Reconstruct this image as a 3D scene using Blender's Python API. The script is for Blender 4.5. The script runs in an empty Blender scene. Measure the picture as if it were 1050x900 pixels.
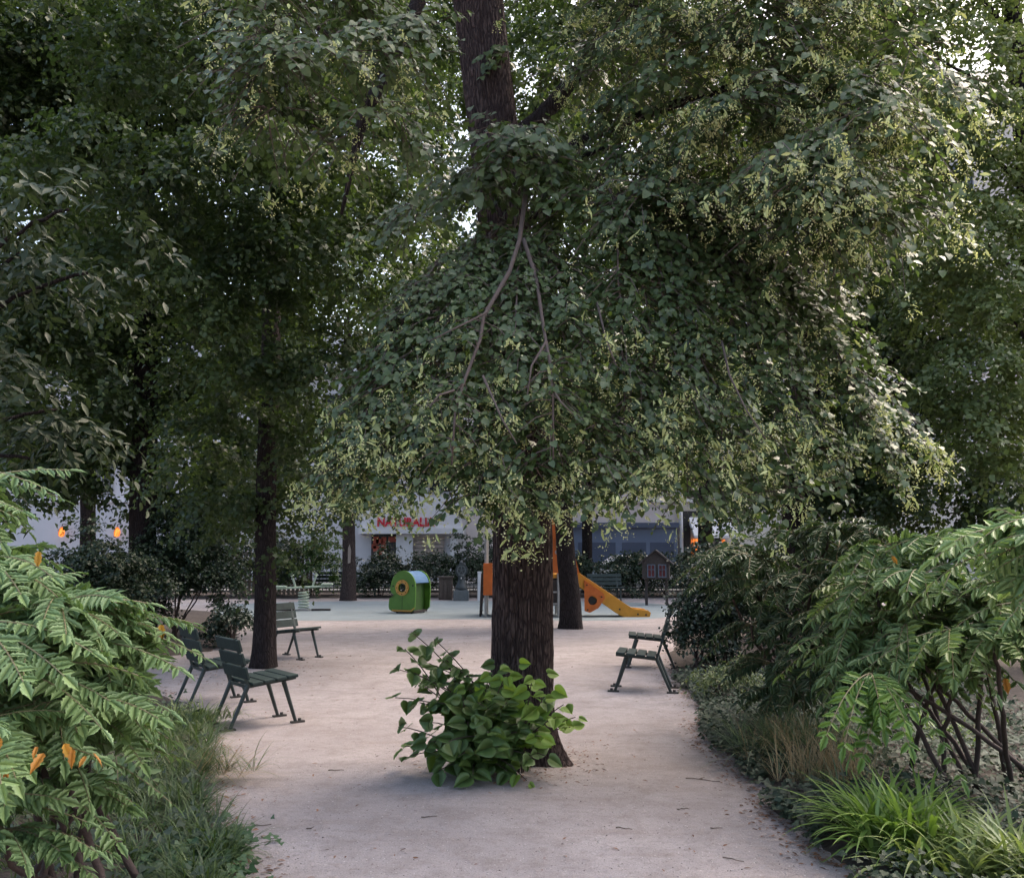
import bpy, math, random
import numpy as np
R = math.radians
rng = np.random.default_rng(7)
random.seed(7)
sc = bpy.context.scene
col = sc.collection

# ------------------------------------------------------------------ camera model
FP, CX, CY = 924.0, 525.0, 450.0
TILT = math.atan(115 / FP)
CAMZ = 1.6
def ray(px, py):
    x = (px - CX) / FP; v = (CY - py) / FP
    return np.array([x, math.cos(TILT) - v * math.sin(TILT), math.sin(TILT) + v * math.cos(TILT)])
def P(px, py, Y):
    d = ray(px, py)
    return np.array([0, 0, CAMZ]) + d * (Y / d[1])
def G(px, py, z=0.0):
    d = ray(px, py)
    return np.array([0, 0, CAMZ]) + d * ((z - CAMZ) / d[2])
def nrm(a):
    a = np.asarray(a, float)
    return a / np.maximum(np.linalg.norm(a, axis=-1, keepdims=True), 1e-9)

# ------------------------------------------------------------------ tagging
def tag(o, label=None, cat=None, group=None, kind=None):
    if label: o['label'] = label
    if cat: o['category'] = cat
    if group: o['group'] = group
    if kind: o['kind'] = kind
    return o
def empty(name, loc=(0, 0, 0), rz=0.0):
    o = bpy.data.objects.new(name, None)
    o.empty_display_size = .1
    o.location = loc; o.rotation_euler = (0, 0, rz)
    col.objects.link(o)
    return o
def copy_tree(o, parent=None):
    c = o.copy(); col.objects.link(c)
    if parent: c.parent = parent
    for ch in list(o.children): copy_tree(ch, c)
    return c

# ------------------------------------------------------------------ meshes from arrays
def np_mesh(name, V, F, mat, parent=None, rnd=None, smooth=False):
    """V (N,3) world or local coords, F (M,k) faces"""
    V = np.asarray(V, np.float32).reshape(-1, 3); F = np.asarray(F, np.int32)
    if parent is not None: V = V - np.array(parent.location, np.float32)
    me = bpy.data.meshes.new(name)
    me.vertices.add(len(V)); me.vertices.foreach_set('co', V.ravel())
    k = F.shape[1]
    me.loops.add(F.size); me.loops.foreach_set('vertex_index', F.ravel())
    me.polygons.add(len(F))
    me.polygons.foreach_set('loop_start', np.arange(0, F.size, k, dtype=np.int32))
    if smooth: me.polygons.foreach_set('use_smooth', np.ones(len(F), bool))
    if rnd is not None:
        a = me.attributes.new('rnd', 'FLOAT', 'FACE')
        a.data.foreach_set('value', np.asarray(rnd, np.float32))
    me.update(calc_edges=True)
    if mat: me.materials.append(mat)
    o = bpy.data.objects.new(name, me); col.objects.link(o)
    if parent is not None: o.parent = parent
    return o

class MB:
    """gathers boxes, tubes, prisms, lathes into one mesh"""
    def __init__(s): s.v = []; s.f = []
    def add(s, vs, fs):
        b = len(s.v); s.v += [tuple(map(float, p)) for p in vs]; s.f += [tuple(b + i for i in f) for f in fs]
        return s
    def box(s, c, d, rz=0.0, rx=0.0, ry=0.0):
        hx, hy, hz = d[0] / 2, d[1] / 2, d[2] / 2
        pts = []
        for z in (-hz, hz):
            for x, y in ((-hx, -hy), (hx, -hy), (hx, hy), (-hx, hy)):
                p = np.array([x, y, z])
                if rx: p = np.array([p[0], p[1]*math.cos(rx)-p[2]*math.sin(rx), p[1]*math.sin(rx)+p[2]*math.cos(rx)])
                if ry: p = np.array([p[0]*math.cos(ry)+p[2]*math.sin(ry), p[1], -p[0]*math.sin(ry)+p[2]*math.cos(ry)])
                if rz: p = np.array([p[0]*math.cos(rz)-p[1]*math.sin(rz), p[0]*math.sin(rz)+p[1]*math.cos(rz), p[2]])
                pts.append(p + np.array(c))
        return s.add(pts, [(3,2,1,0),(4,5,6,7),(0,1,5,4),(1,2,6,5),(2,3,7,6),(3,0,4,7)])
    def tube(s, pts, rad, n=8, cap=True):
        pts = np.asarray(pts, float); m = len(pts)
        rad = np.broadcast_to(np.asarray(rad, float), (m,))
        T = np.gradient(pts, axis=0); T = nrm(T)
        ref = np.array([0, 0, 1.0]) if abs(T[0][2]) < .9 else np.array([1.0, 0, 0])
        vs = []; fs = []
        u = nrm(np.cross(T[0], ref))
        for i in range(m):
            u = nrm(u - T[i] * np.dot(u, T[i])); w = np.cross(T[i], u)
            for j in range(n):
                a = 2 * math.pi * j / n
                vs.append(pts[i] + rad[i] * (math.cos(a) * u + math.sin(a) * w))
        for i in range(m - 1):
            for j in range(n):
                a, b = i*n+j, i*n+(j+1) % n
                fs.append((a, b, b+n, a+n))
        if cap:
            fs.append(tuple(reversed(range(n)))); fs.append(tuple(range((m-1)*n, m*n)))
        return s.add(vs, fs)
    def bar(s, a, b, w, h, up=(0, 0, 1)):
        """rectangular bar from a to b"""
        a = np.array(a, float); b = np.array(b, float); t = nrm(b - a)
        u = nrm(np.cross(t, up)); v = np.cross(u, t)
        vs = []
        for p in (a, b):
            for x, y in ((-1,-1),(1,-1),(1,1),(-1,1)): vs.append(p + u*x*w/2 + v*y*h/2)
        return s.add(vs, [(3,2,1,0),(4,5,6,7),(0,1,5,4),(1,2,6,5),(2,3,7,6),(3,0,4,7)])
    def lathe(s, prof, c=(0,0,0), n=20):
        vs = []; fs = []
        for r, z in prof:
            for j in range(n):
                a = 2*math.pi*j/n; vs.append((c[0]+r*math.cos(a), c[1]+r*math.sin(a), c[2]+z))
        for i in range(len(prof)-1):
            for j in range(n):
                a, b = i*n+j, i*n+(j+1) % n
                fs.append((a, b, b+n, a+n))
        fs.append(tuple(reversed(range(n)))); fs.append(tuple(range((len(prof)-1)*n, len(prof)*n)))
        return s.add(vs, fs)
    def prism(s, outline, axis_o, ux, uy, th, holes=None):
        """outline 2D points (ccw) in plane ux,uy thickened by th along ux x uy. A hole (list of points) is bridged."""
        o = np.array(axis_o, float); ux = np.array(ux, float); uy = np.array(uy, float); n = nrm(np.cross(ux, uy))
        L = [o + ux*x + uy*y for x, y in outline]; m = len(L)
        if holes is None:
            vs = [p - n*th/2 for p in L] + [p + n*th/2 for p in L]
            fs = [tuple(reversed(range(m))), tuple(range(m, 2*m))] + [(i, (i+1) % m, m+(i+1) % m, m+i) for i in range(m)]
            return s.add(vs, fs)
        H = [o + ux*x + uy*y for x, y in holes]; k = len(H)      # same count as outline: ring strip
        vs = [p - n*th/2 for p in L] + [p + n*th/2 for p in L] + [p - n*th/2 for p in H] + [p + n*th/2 for p in H]
        fs = []
        for i in range(m):
            j = (i+1) % m
            fs += [(i, j, m+j, m+i), (2*m+j, 2*m+i, 3*m+i, 3*m+j), (j, i, 2*m+i, 2*m+j), (m+i, m+j, 3*m+j, 3*m+i)]
        return s.add(vs, fs)
    def build(s, name, mat, parent=None, bevel=0.0, smooth=False, loc=None):
        me = bpy.data.meshes.new(name); me.from_pydata(s.v, [], s.f); me.update()
        if smooth:
            me.polygons.foreach_set('use_smooth', np.ones(len(me.polygons), bool))
        if mat: me.materials.append(mat)
        o = bpy.data.objects.new(name, me); col.objects.link(o)
        if parent is not None: o.parent = parent
        if loc is not None: o.location = loc
        if bevel:
            b = o.modifiers.new('bevel', 'BEVEL'); b.width = bevel; b.segments = 2; b.limit_method = 'ANGLE'
        return o

# ------------------------------------------------------------------ materials
def nt(name):
    m = bpy.data.materials.new(name); m.use_nodes = True
    t = m.node_tree; t.nodes.clear()
    out = t.nodes.new('ShaderNodeOutputMaterial')
    return m, t, out
def mixc(t, fac, a, b, mode='MIX'):
    n = t.nodes.new('ShaderNodeMix'); n.data_type = 'RGBA'; n.blend_type = mode
    for i, val in ((0, fac), (6, a), (7, b)):
        if hasattr(val, 'links') or isinstance(val, bpy.types.NodeSocket): t.links.new(val, n.inputs[i])
        else: n.inputs[i].default_value = val if i == 0 else (*val, 1)
    return n.outputs[2]
def noise(t, scale, detail=4, rough=.6, vec=None, dim='3D'):
    n = t.nodes.new('ShaderNodeTexNoise'); n.inputs['Scale'].default_value = scale
    n.inputs['Detail'].default_value = detail; n.inputs['Roughness'].default_value = rough
    if vec is not None: t.links.new(vec, n.inputs['Vector'])
    return n.outputs['Fac']
def ramp(t, fac, a, b):
    n = t.nodes.new('ShaderNodeMapRange'); n.inputs[1].default_value = a; n.inputs[2].default_value = b
    t.links.new(fac, n.inputs[0]); return n.outputs[0]
def coords(t, kind='Object', scale=None):
    c = t.nodes.new('ShaderNodeTexCoord').outputs[kind]
    if scale:
        mp = t.nodes.new('ShaderNodeMapping'); mp.inputs['Scale'].default_value = scale
        t.links.new(c, mp.inputs['Vector']); c = mp.outputs['Vector']
    return c
def leaf_mat(name, a, b, c=None, rough=.45, spec=.5, transl=.3, tcol=None, nscale=1.3):
    """a..b vary from leaf to leaf, c = patches of another leaf age"""
    m, t, out = nt(name)
    at = t.nodes.new('ShaderNodeAttribute'); at.attribute_name = 'rnd'
    cl = mixc(t, at.outputs['Fac'], a, b)
    if c is not None:
        f = ramp(t, noise(t, nscale, 2, .5, coords(t)), .45, .7)
        cl = mixc(t, f, cl, c)
    pb = t.nodes.new('ShaderNodeBsdfPrincipled')
    t.links.new(cl, pb.inputs['Base Color']); pb.inputs['Roughness'].default_value = rough
    pb.inputs['Specular IOR Level'].default_value = spec
    tr = t.nodes.new('ShaderNodeBsdfTranslucent')
    t.links.new(mixc(t, .5, cl, tcol or (b[0]*1.6, b[1]*1.9, b[2]*.5)), tr.inputs['Color'])
    mx = t.nodes.new('ShaderNodeMixShader'); mx.inputs[0].default_value = transl
    t.links.new(pb.outputs[0], mx.inputs[1]); t.links.new(tr.outputs[0], mx.inputs[2])
    t.links.new(mx.outputs[0], out.inputs['Surface'])
    return m
def paint(name, c, rough=.5, var=.25, nscale=6, spec=.5, bump=0.0, metal=0.0, c2=None, bscale=40):
    m, t, out = nt(name)
    pb = t.nodes.new('ShaderNodeBsdfPrincipled')
    co = coords(t)
    f = ramp(t, noise(t, nscale, 5, .65, co), .3, .72)
    dk = c2 or tuple(x*(1-var) for x in c)
    t.links.new(mixc(t, f, dk, c), pb.inputs['Base Color'])
    pb.inputs['Roughness'].default_value = rough; pb.inputs['Specular IOR Level'].default_value = spec
    pb.inputs['Metallic'].default_value = metal
    if bump:
        bp = t.nodes.new('ShaderNodeBump'); bp.inputs['Strength'].default_value = bump; bp.inputs['Distance'].default_value = .02
        t.links.new(noise(t, bscale, 5, .6, co), bp.inputs['Height']); t.links.new(bp.outputs[0], pb.inputs['Normal'])
    t.links.new(pb.outputs[0], out.inputs['Surface'])
    return m
def glow(name, c, strength):
    m, t, out = nt(name)
    e = t.nodes.new('ShaderNodeEmission'); e.inputs[0].default_value = (*c, 1); e.inputs[1].default_value = strength
    t.links.new(e.outputs[0], out.inputs['Surface']); return m
def bark_mat(name, a, b, moss=None):
    m, t, out = nt(name)
    pb = t.nodes.new('ShaderNodeBsdfPrincipled'); pb.inputs['Roughness'].default_value = .9
    pb.inputs['Specular IOR Level'].default_value = .15
    co = coords(t, 'Object', (42, 42, 5))
    n1 = noise(t, 1.0, 6, .62, co)
    n2 = noise(t, 3.0, 4, .6, coords(t))
    vo = t.nodes.new('ShaderNodeTexVoronoi'); vo.feature = 'DISTANCE_TO_EDGE'; vo.inputs['Scale'].default_value = 1.0
    va = t.nodes.new('ShaderNodeVectorMath'); va.operation = 'ADD'; t.links.new(coords(t, 'Object', (34, 34, 6)), va.inputs[0])
    nv = t.nodes.new('ShaderNodeTexNoise'); nv.inputs['Scale'].default_value = 9; t.links.new(coords(t), nv.inputs['Vector']); t.links.new(nv.outputs['Color'], va.inputs[1])
    t.links.new(va.outputs[0], vo.inputs['Vector'])
    crack = ramp(t, vo.outputs['Distance'], .02, .22)
    mm = t.nodes.new('ShaderNodeMath'); mm.operation = 'MULTIPLY'; t.links.new(crack, mm.inputs[0]); t.links.new(ramp(t, n1, .30, .68), mm.inputs[1])
    f = mm.outputs[0]
    c1 = mixc(t, f, a, b)
    c1 = mixc(t, ramp(t, n2, .5, .8), c1, tuple(x*1.25 for x in a))
    if moss: c1 = mixc(t, ramp(t, noise(t, 1.2, 3, .5, coords(t)), .55, .8), c1, moss)
    t.links.new(c1, pb.inputs['Base Color'])
    bp = t.nodes.new('ShaderNodeBump'); bp.inputs['Strength'].default_value = .9; bp.inputs['Distance'].default_value = .03
    t.links.new(f, bp.inputs['Height']); t.links.new(bp.outputs[0], pb.inputs['Normal'])
    t.links.new(pb.outputs[0], out.inputs['Surface']); return m

M = {}
M['linden'] = leaf_mat('linden_leaf', (.034,.066,.024), (.11,.148,.056), (.072,.112,.042), rough=.40, spec=.55, transl=.28)
M['linden_young'] = leaf_mat('young_linden_leaf', (.15,.25,.045), (.23,.35,.07), rough=.5, transl=.35)
M['sucker'] = leaf_mat('sucker_leaf', (.06,.112,.034), (.12,.19,.06), (.085,.155,.045), rough=.42, transl=.25, nscale=5)
M['bract'] = leaf_mat('bract', (.36,.42,.14), (.54,.58,.26), rough=.6, transl=.35, tcol=(.4,.42,.12))
M['flower'] = leaf_mat('linden_flower', (.50,.50,.24), (.66,.64,.38), rough=.7, transl=.25)
M['dark_leaf'] = leaf_mat('dark_leaf', (.020,.040,.016), (.045,.074,.025), (.062,.096,.03), rough=.5, transl=.38, tcol=(.12,.19,.02), nscale=.5)
M['mid_leaf'] = leaf_mat('mid_leaf', (.03,.056,.02), (.065,.105,.03), (.08,.12,.032), rough=.5, transl=.42, tcol=(.17,.25,.035), nscale=.5)
M['light_leaf'] = leaf_mat('light_leaf', (.06,.10,.03), (.11,.16,.05), (.12,.16,.05), rough=.5, transl=.36, tcol=(.18,.24,.05), nscale=.6)
M['laurel'] = leaf_mat('laurel_leaf', (.020,.036,.018), (.046,.062,.034), (.045,.068,.026), rough=.5, spec=.3, transl=.2)
M['laurel_bud'] = leaf_mat('laurel_young', (.12,.16,.03), (.2,.22,.05), transl=.3)
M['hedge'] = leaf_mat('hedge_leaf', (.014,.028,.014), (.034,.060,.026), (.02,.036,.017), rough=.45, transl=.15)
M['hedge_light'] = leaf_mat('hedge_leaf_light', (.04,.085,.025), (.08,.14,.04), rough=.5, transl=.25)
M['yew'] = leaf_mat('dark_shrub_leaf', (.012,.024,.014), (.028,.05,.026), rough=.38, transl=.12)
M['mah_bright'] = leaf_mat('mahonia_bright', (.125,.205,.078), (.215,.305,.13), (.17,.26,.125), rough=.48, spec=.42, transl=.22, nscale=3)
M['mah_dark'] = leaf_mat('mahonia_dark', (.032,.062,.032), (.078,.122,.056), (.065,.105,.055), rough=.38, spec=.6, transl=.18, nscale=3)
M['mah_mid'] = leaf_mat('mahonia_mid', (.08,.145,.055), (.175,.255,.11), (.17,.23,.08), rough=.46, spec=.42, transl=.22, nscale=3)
M['mah_young'] = leaf_mat('mahonia_young', (.09,.17,.042), (.155,.26,.07), rough=.45, transl=.3)
M['yellow_leaf'] = leaf_mat('yellow_leaf', (.42,.17,.03), (.55,.33,.06), rough=.5, transl=.3, tcol=(.7,.3,.05))
M['grass'] = leaf_mat('grass_blade', (.016,.036,.012), (.095,.14,.048), None, rough=.5, transl=.25)
M['bluegrass'] = leaf_mat('blue_grass_blade', (.095,.14,.085), (.16,.21,.125), rough=.5, transl=.25)
M['straw'] = leaf_mat('dry_grass_blade', (.30,.225,.13), (.45,.36,.21), rough=.7, transl=.2, tcol=(.4,.3,.15))
M['strap'] = leaf_mat('strap_leaf', (.11,.19,.035), (.24,.34,.09), rough=.38, spec=.55, transl=.25)
M['strap_yellow'] = leaf_mat('strap_leaf_pale', (.14,.19,.06), (.27,.32,.13), rough=.4, spec=.5, transl=.25)
M['ivy'] = leaf_mat('ivy_leaf', (.022,.038,.026), (.045,.068,.042), rough=.55, spec=.3, transl=.12)
M['ivy_green'] = leaf_mat('ivy_leaf_green', (.03,.07,.03), (.06,.12,.05), rough=.45, transl=.15)
M['varieg'] = leaf_mat('variegated_leaf', (.045,.075,.03), (.19,.22,.09), rough=.45, transl=.2)
M['pebble'] = leaf_mat('pebble', (.16,.13,.125), (.52,.47,.45), rough=.9, spec=.2, transl=0.0)
M['litter'] = leaf_mat('dead_leaf', (.09,.045,.028), (.26,.13,.075), rough=.8, transl=.1, tcol=(.3,.15,.08))
M['bark'] = bark_mat('linden_bark', (.036,.025,.025), (.21,.155,.145))
M['bark2'] = bark_mat('dark_bark', (.020,.015,.015), (.060,.047,.046))
M['bark3'] = bark_mat('grey_bark', (.05,.038,.037), (.12,.095,.092))
M['twig'] = paint('twig', (.115,.085,.075), .8, .3, 20)
M['stem'] = paint('shrub_stem', (.085,.058,.052), .85, .45, 25, bump=.4)
M['rachis'] = paint('rachis', (.20,.17,.09), .6, .3, 20)
M['deadwood'] = paint('dry_twig', (.15,.115,.10), .9, .3, 30)
M['soil'] = paint('soil', (.065,.048,.04), .95, .5, 9, bump=.8, bscale=30)
M['chair'] = paint('chair_green_paint', (.028,.046,.045), .62, .4, 9, spec=.3, bump=.15, bscale=30)
M['chair_dark'] = paint('chair_iron', (.020,.034,.033), .45, .35, 12)
M['rust'] = paint('foot_plate', (.06,.055,.05), .7, .4, 20)
M['greenplay'] = paint('green_panel', (.10,.24,.028), .5, .25, 6)
M['greenshade'] = paint('green_panel_shaded', (.035,.095,.014), .45, .2, 5)  # deep shade inside the playhouse, painted as a darker green
M['orangeplay'] = paint('orange_panel', (.58,.14,.022), .5, .28, 5)
M['yellowplay'] = paint('yellow_slide', (.60,.27,.025), .48, .25, 5)
M['ring'] = paint('orange_ring', (.60,.30,.06), .45, .15, 8)
M['blueroof'] = paint('blue_roof', (.12,.22,.38), .6, .2, 4, spec=.25)
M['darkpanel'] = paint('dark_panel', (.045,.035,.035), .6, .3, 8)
M['steel'] = paint('steel_post', (.35,.35,.36), .4, .2, 12, metal=.6)
M['black'] = paint('black_rubber', (.012,.012,.013), .5, .3, 10)
M['palegreen'] = paint('pale_green_paint', (.42,.50,.40), .5, .15, 9)
M['ironfountain'] = paint('fountain_iron', (.050,.060,.066), .45, .35, 12, bump=.2)
M['ironlight'] = paint('fountain_stone', (.13,.145,.155), .6, .3, 10)
M['binwood'] = paint('weathered_post', (.115,.090,.078), .8, .35, 16, bump=.4)
M['boxwood'] = paint('book_box_wood', (.060,.048,.046), .7, .35, 14, bump=.3)
M['boxframe'] = paint('book_box_frame', (.12,.15,.20), .6, .3, 14)
M['redbook'] = paint('red_books', (.16,.03,.035), .6, .5, 30)
M['white'] = paint('white_paint', (.62,.62,.65), .6, .08, 3)
M['wall_a'] = paint('pale_render', (.55,.54,.57), .85, .10, .8)
M['wall_b'] = paint('pinkish_render', (.60,.54,.54), .85, .10, .8)
M['wall_c'] = paint('cream_render', (.58,.54,.50), .85, .12, .8)
M['bluefront'] = paint('blue_shopfront', (.135,.175,.27), .5, .12, 2)
M['bluedark'] = paint('blue_panel', (.06,.08,.135), .5, .12, 2)
M['glassdark'] = paint('window_glass', (.03,.035,.045), .08, .2, 2, spec=.8)
M['zinc'] = paint('zinc_roof', (.16,.18,.21), .5, .2, 2)
M['redsign'] = paint('red_letters', (.55,.012,.035), .45, .1, 5)
M['redgoods'] = paint('shop_goods', (.35,.06,.03), .6, .6, 9)
M['shutter'] = paint('beige_shutter', (.36,.30,.27), .7, .2, 4)
M['frame'] = paint('grey_frame', (.30,.31,.33), .6, .15, 4)
M['doordark'] = paint('dark_frame', (.02,.022,.025), .5, .3, 4)
M['rail'] = paint('railing_paint', (.025,.04,.035), .5, .3, 8)
M['carwhite'] = paint('car_white', (.68,.69,.72), .25, .05, 2)
M['glow'] = glow('orange_lamp_glow', (1.0, .10, .012), .75)
M['winglow'] = glow('lit_window_glow', (1.0, .20, .03), .6)
def _wavy(m):
    t = m.node_tree; e = [n for n in t.nodes if n.type == 'EMISSION'][0]
    t.links.new(mixc(t, ramp(t, noise(t, 2.2, 4, .7, coords(t, 'Object', (3, 1, .6))), .38, .62), (.10, .02, .008), (1.0, .26, .05)), e.inputs[0])
_wavy(M['winglow']); _wavy(M['glow'])

def ground_mat():
    m, t, out = nt('sandy_gravel')
    pb = t.nodes.new('ShaderNodeBsdfPrincipled'); pb.inputs['Roughness'].default_value = .92; pb.inputs['Specular IOR Level'].default_value = .2
    co = coords(t)
    big = noise(t, .55, 5, .6, co); med = noise(t, 3.2, 6, .7, co); fine = noise(t, 95, 3, .7, co)
    mp = coords(t, 'Object', (.9, 5, 1)); streak = noise(t, .8, 4, .6, mp)
    c = mixc(t, ramp(t, big, .35, .68), (.285,.25,.25), (.385,.343,.343))
    c = mixc(t, ramp(t, med, .46, .72), c, (.235,.202,.195))
    c = mixc(t, ramp(t, noise(t, 14, 5, .7, co), .52, .72), c, (.24,.205,.198))
    c = mixc(t, ramp(t, streak, .56, .8), c, (.265,.222,.21))
    c = mixc(t, ramp(t, fine, .55, .70), c, (.15,.125,.12))
    c = mixc(t, ramp(t, noise(t, 60, 2, .6, co), .66, .74), c, (.60,.56,.54))
    t.links.new(c, pb.inputs['Base Color'])
    bp = t.nodes.new('ShaderNodeBump'); bp.inputs['Strength'].default_value = .55; bp.inputs['Distance'].default_value = .012
    t.links.new(fine, bp.inputs['Height'])
    bp2 = t.nodes.new('ShaderNodeBump'); bp2.inputs['Strength'].default_value = .5; bp2.inputs['Distance'].default_value = .06
    t.links.new(med, bp2.inputs['Height']); t.links.new(bp.outputs[0], bp2.inputs['Normal'])
    t.links.new(bp2.outputs[0], pb.inputs['Normal'])
    t.links.new(pb.outputs[0], out.inputs['Surface']); return m
M['ground'] = ground_mat()
M['rubber'] = paint('blue_grey_rubber', (.20,.235,.25), .8, .22, 1.5, bump=.3, bscale=60)
M['asphalt'] = paint('asphalt', (.055,.055,.058), .85, .2, 3, bump=.4, bscale=60)
M['pavement'] = paint('pavement', (.20,.195,.19), .85, .15, 3)

# ------------------------------------------------------------------ foliage generators
def tmpl_linden():
    V = np.array([(0,0,0),(0,.45,-.03),(0,1.0,-.17),(-.34,-.07,.03),(-.49,.30,.07),(-.30,.70,-.02),(.34,-.07,.03),(.49,.30,.07),(.30,.70,-.02)], float)
    F = np.array([(0,1,4,3),(1,2,5,4),(0,6,7,1),(1,7,8,2)])
    return V, F
def tmpl_big():
    """larger heart leaf with a toothed edge, for leaves seen close"""
    half = [(.10,-.10),(.30,-.12),(.46,.02),(.52,.22),(.47,.42),(.38,.60),(.24,.78),(.10,.92)]
    V = [(0,0,0),(0,.25,-.02),(0,.5,-.05),(0,.75,-.10),(0,1.04,-.2)]
    zf = lambda x, y: .16*abs(x) - .20*max(0, y-.1)**2 - .10*(abs(x)**2)*2
    F = []
    for s in (1, -1):
        b = len(V)
        for i, (x, y) in enumerate(half): V.append((s*x, y, zf(x, y) + (.015 if i % 2 else -.015)))
        q = [(0, b, b+1, b+2), (0, b+2, b+3, 1), (1, b+3, b+4, 2), (2, b+4, b+5, b+5), (2, b+5, b+6, 3), (3, b+6, b+7, 4)]
        for f in q:
            f = list(dict.fromkeys(f))
            if len(f) == 3: f.append(f[2]); 
            F.append(tuple(f))
    tri = []
    for f in F:
        f2 = list(dict.fromkeys(f))
        for i in range(1, len(f2)-1): tri.append((f2[0], f2[i], f2[i+1]))
    return np.array(V, float), np.array(tri)
def tmpl_small():
    return np.array([(0,0,0),(.42,.42,.09),(0,1,-.1),(-.42,.42,.09)], float), np.array([(0,1,2,3)])
def tmpl_lance():
    return np.array([(0,0,0),(.13,.25,.03),(.19,.5,.03),(.11,.8,-.03),(0,1,-.12),(-.11,.8,-.03),(-.19,.5,.03),(-.13,.25,.03),(0,.5,-.02)], float), \
        np.array([(0,1,2,8),(8,2,3,4),(0,8,6,7),(8,4,5,6)])
def tmpl_spiny():
    """mahonia leaflet with a few spines along each edge"""
    rt = [(.07,.03),(.20,.14),(.15,.24),(.235,.36),(.17,.47),(.215,.60),(.12,.73)]
    V = [(0,0,0),(0,.3,-.025),(0,.6,-.05),(0,1,-.14)]
    tri = []
    for s in (1, -1):
        b = len(V)
        for x, y in rt: V.append((s*x, y, .22*x - .12*y*y))
        for f in [(0,b,b+1),(0,b+1,b+2),(0,b+2,1),(1,b+2,b+3),(1,b+3,b+4),(1,b+4,2),(2,b+4,b+5),(2,b+5,b+6),(2,b+6,3)]: tri.append(f)
    return np.array(V, float), np.array(tri)
def tmpl_ivy():
    return np.array([(0,0,0),(.38,-.08,.02),(.5,.3,.04),(.28,.45,.02),(0,1,-.08),(-.28,.45,.02),(-.5,.3,.04),(-.38,-.08,.02),(0,.45,-.03)], float), \
        np.array([(0,1,2,8),(8,2,3,4),(0,8,6,7),(8,4,5,6)])
TL, TB, TS, TLN, TSP, TI = tmpl_linden(), tmpl_big(), tmpl_small(), tmpl_lance(), tmpl_spiny(), tmpl_ivy()

def place(tm, pos, D, N, size, width=None):
    """instances of a leaf template: pos base, D direction to tip, N upper side"""
    V, F = tm
    D = nrm(D); X = nrm(np.cross(D, N)); Z = np.cross(X, D)
    s = np.broadcast_to(np.asarray(size, float), (len(pos),))
    w = s if width is None else np.broadcast_to(np.asarray(width, float), (len(pos),))
    out = pos[:, None, :] + (X*w[:, None])[:, None, :]*V[None, :, 0:1] + (D*s[:, None])[:, None, :]*V[None, :, 1:2] + (Z*s[:, None])[:, None, :]*V[None, :, 2:3]
    n = len(V)
    FF = (F[None] + (np.arange(len(pos))*n)[:, None, None]).reshape(-1, F.shape[1])
    return out.reshape(-1, 3), FF, len(F)
class Leaves:
    def __init__(s, tm): s.tm = tm; s.p = []; s.d = []; s.n = []; s.s = []; s.w = []
    def add(s, p, d, n, size, width=None):
        k = len(p); s.p.append(p); s.d.append(d); s.n.append(n)
        sz = np.broadcast_to(np.asarray(size, float), (k,)); s.s.append(sz)
        s.w.append(sz if width is None else np.broadcast_to(np.asarray(width, float), (k,)))
    def build(s, name, mat, parent=None):
        p, d, n = np.vstack(s.p), np.vstack(s.d), np.vstack(s.n)
        V, F, nf = place(s.tm, p, d, n, np.concatenate(s.s), np.concatenate(s.w))
        return np_mesh(name, V, F, mat, parent, rnd=np.repeat(rng.random(len(p)), nf))
UP = np.array([0, 0, 1.0])
def sprays(L, O, D, length, n, size, droop=.5, face=None, jit=.35, tw=None):
    """leafy twigs: N origins O, directions D; leaves alternate left and right of each twig"""
    N = len(O); O = np.asarray(O, float); D = nrm(D)
    ln = np.broadcast_to(np.asarray(length, float), (N,))
    S = nrm(np.cross(D, UP) + 1e-3)
    t = np.linspace(.12, 1.0, n)
    t = t[None, :] + rng.normal(0, .03, (N, n))
    bend = rng.normal(0, .18, (N, 1))
    A = O[:, None, :] + D[:, None, :]*(ln[:, None]*t)[..., None] + S[:, None, :]*((ln[:, None]*t**2*bend))[..., None]
    A[..., 2] -= droop*ln[:, None]*t**2
    side = np.where(np.arange(n) % 2 == 0, 1.0, -1.0)[None, :, None]
    T = D[:, None, :] - UP*(2*droop*np.clip(t, 0, 1.2)[..., None])
    d = nrm(T)*.55 + S[:, None, :]*side*.8 - UP*.28 + rng.normal(0, jit, (N, n, 3))
    f = UP*.75 + (D*np.array([1, 1, 0]))[:, None, :]*.45
    if face is not None: f = f + np.asarray(face)
    nn = f + rng.normal(0, jit, (N, n, 3))
    sz = size*rng.uniform(.5, 1.2, (N, n))
    A = A + nrm(d)*.015 + rng.normal(0, .012, A.shape)
    L.add(A.reshape(-1, 3), nrm(d).reshape(-1, 3), nn.reshape(-1, 3), sz.ravel())
    if tw is not None:
        for i in range(N):
            tt = np.array([0, .5, .95])
            q = O[i] + D[i]*(ln[i]*tt)[:, None] + S[i]*(ln[i]*tt**2*bend[i, 0])[:, None]; q[:, 2] -= droop*ln[i]*tt**2
            tw.tube(q, [.0045, .0035, .002], 3, cap=False)
    return A[:, -1, :]
def ellip(c, r, n, shell=.5, zmin=None):
    """n points in an ellipsoid (thicker to its outside) and their outward directions"""
    v = nrm(rng.normal(0, 1, (n, 3)))
    rad = rng.uniform(shell**3, 1, n)**(1/3)
    p = np.asarray(c) + v*rad[:, None]*np.asarray(r)
    return p, v
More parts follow.
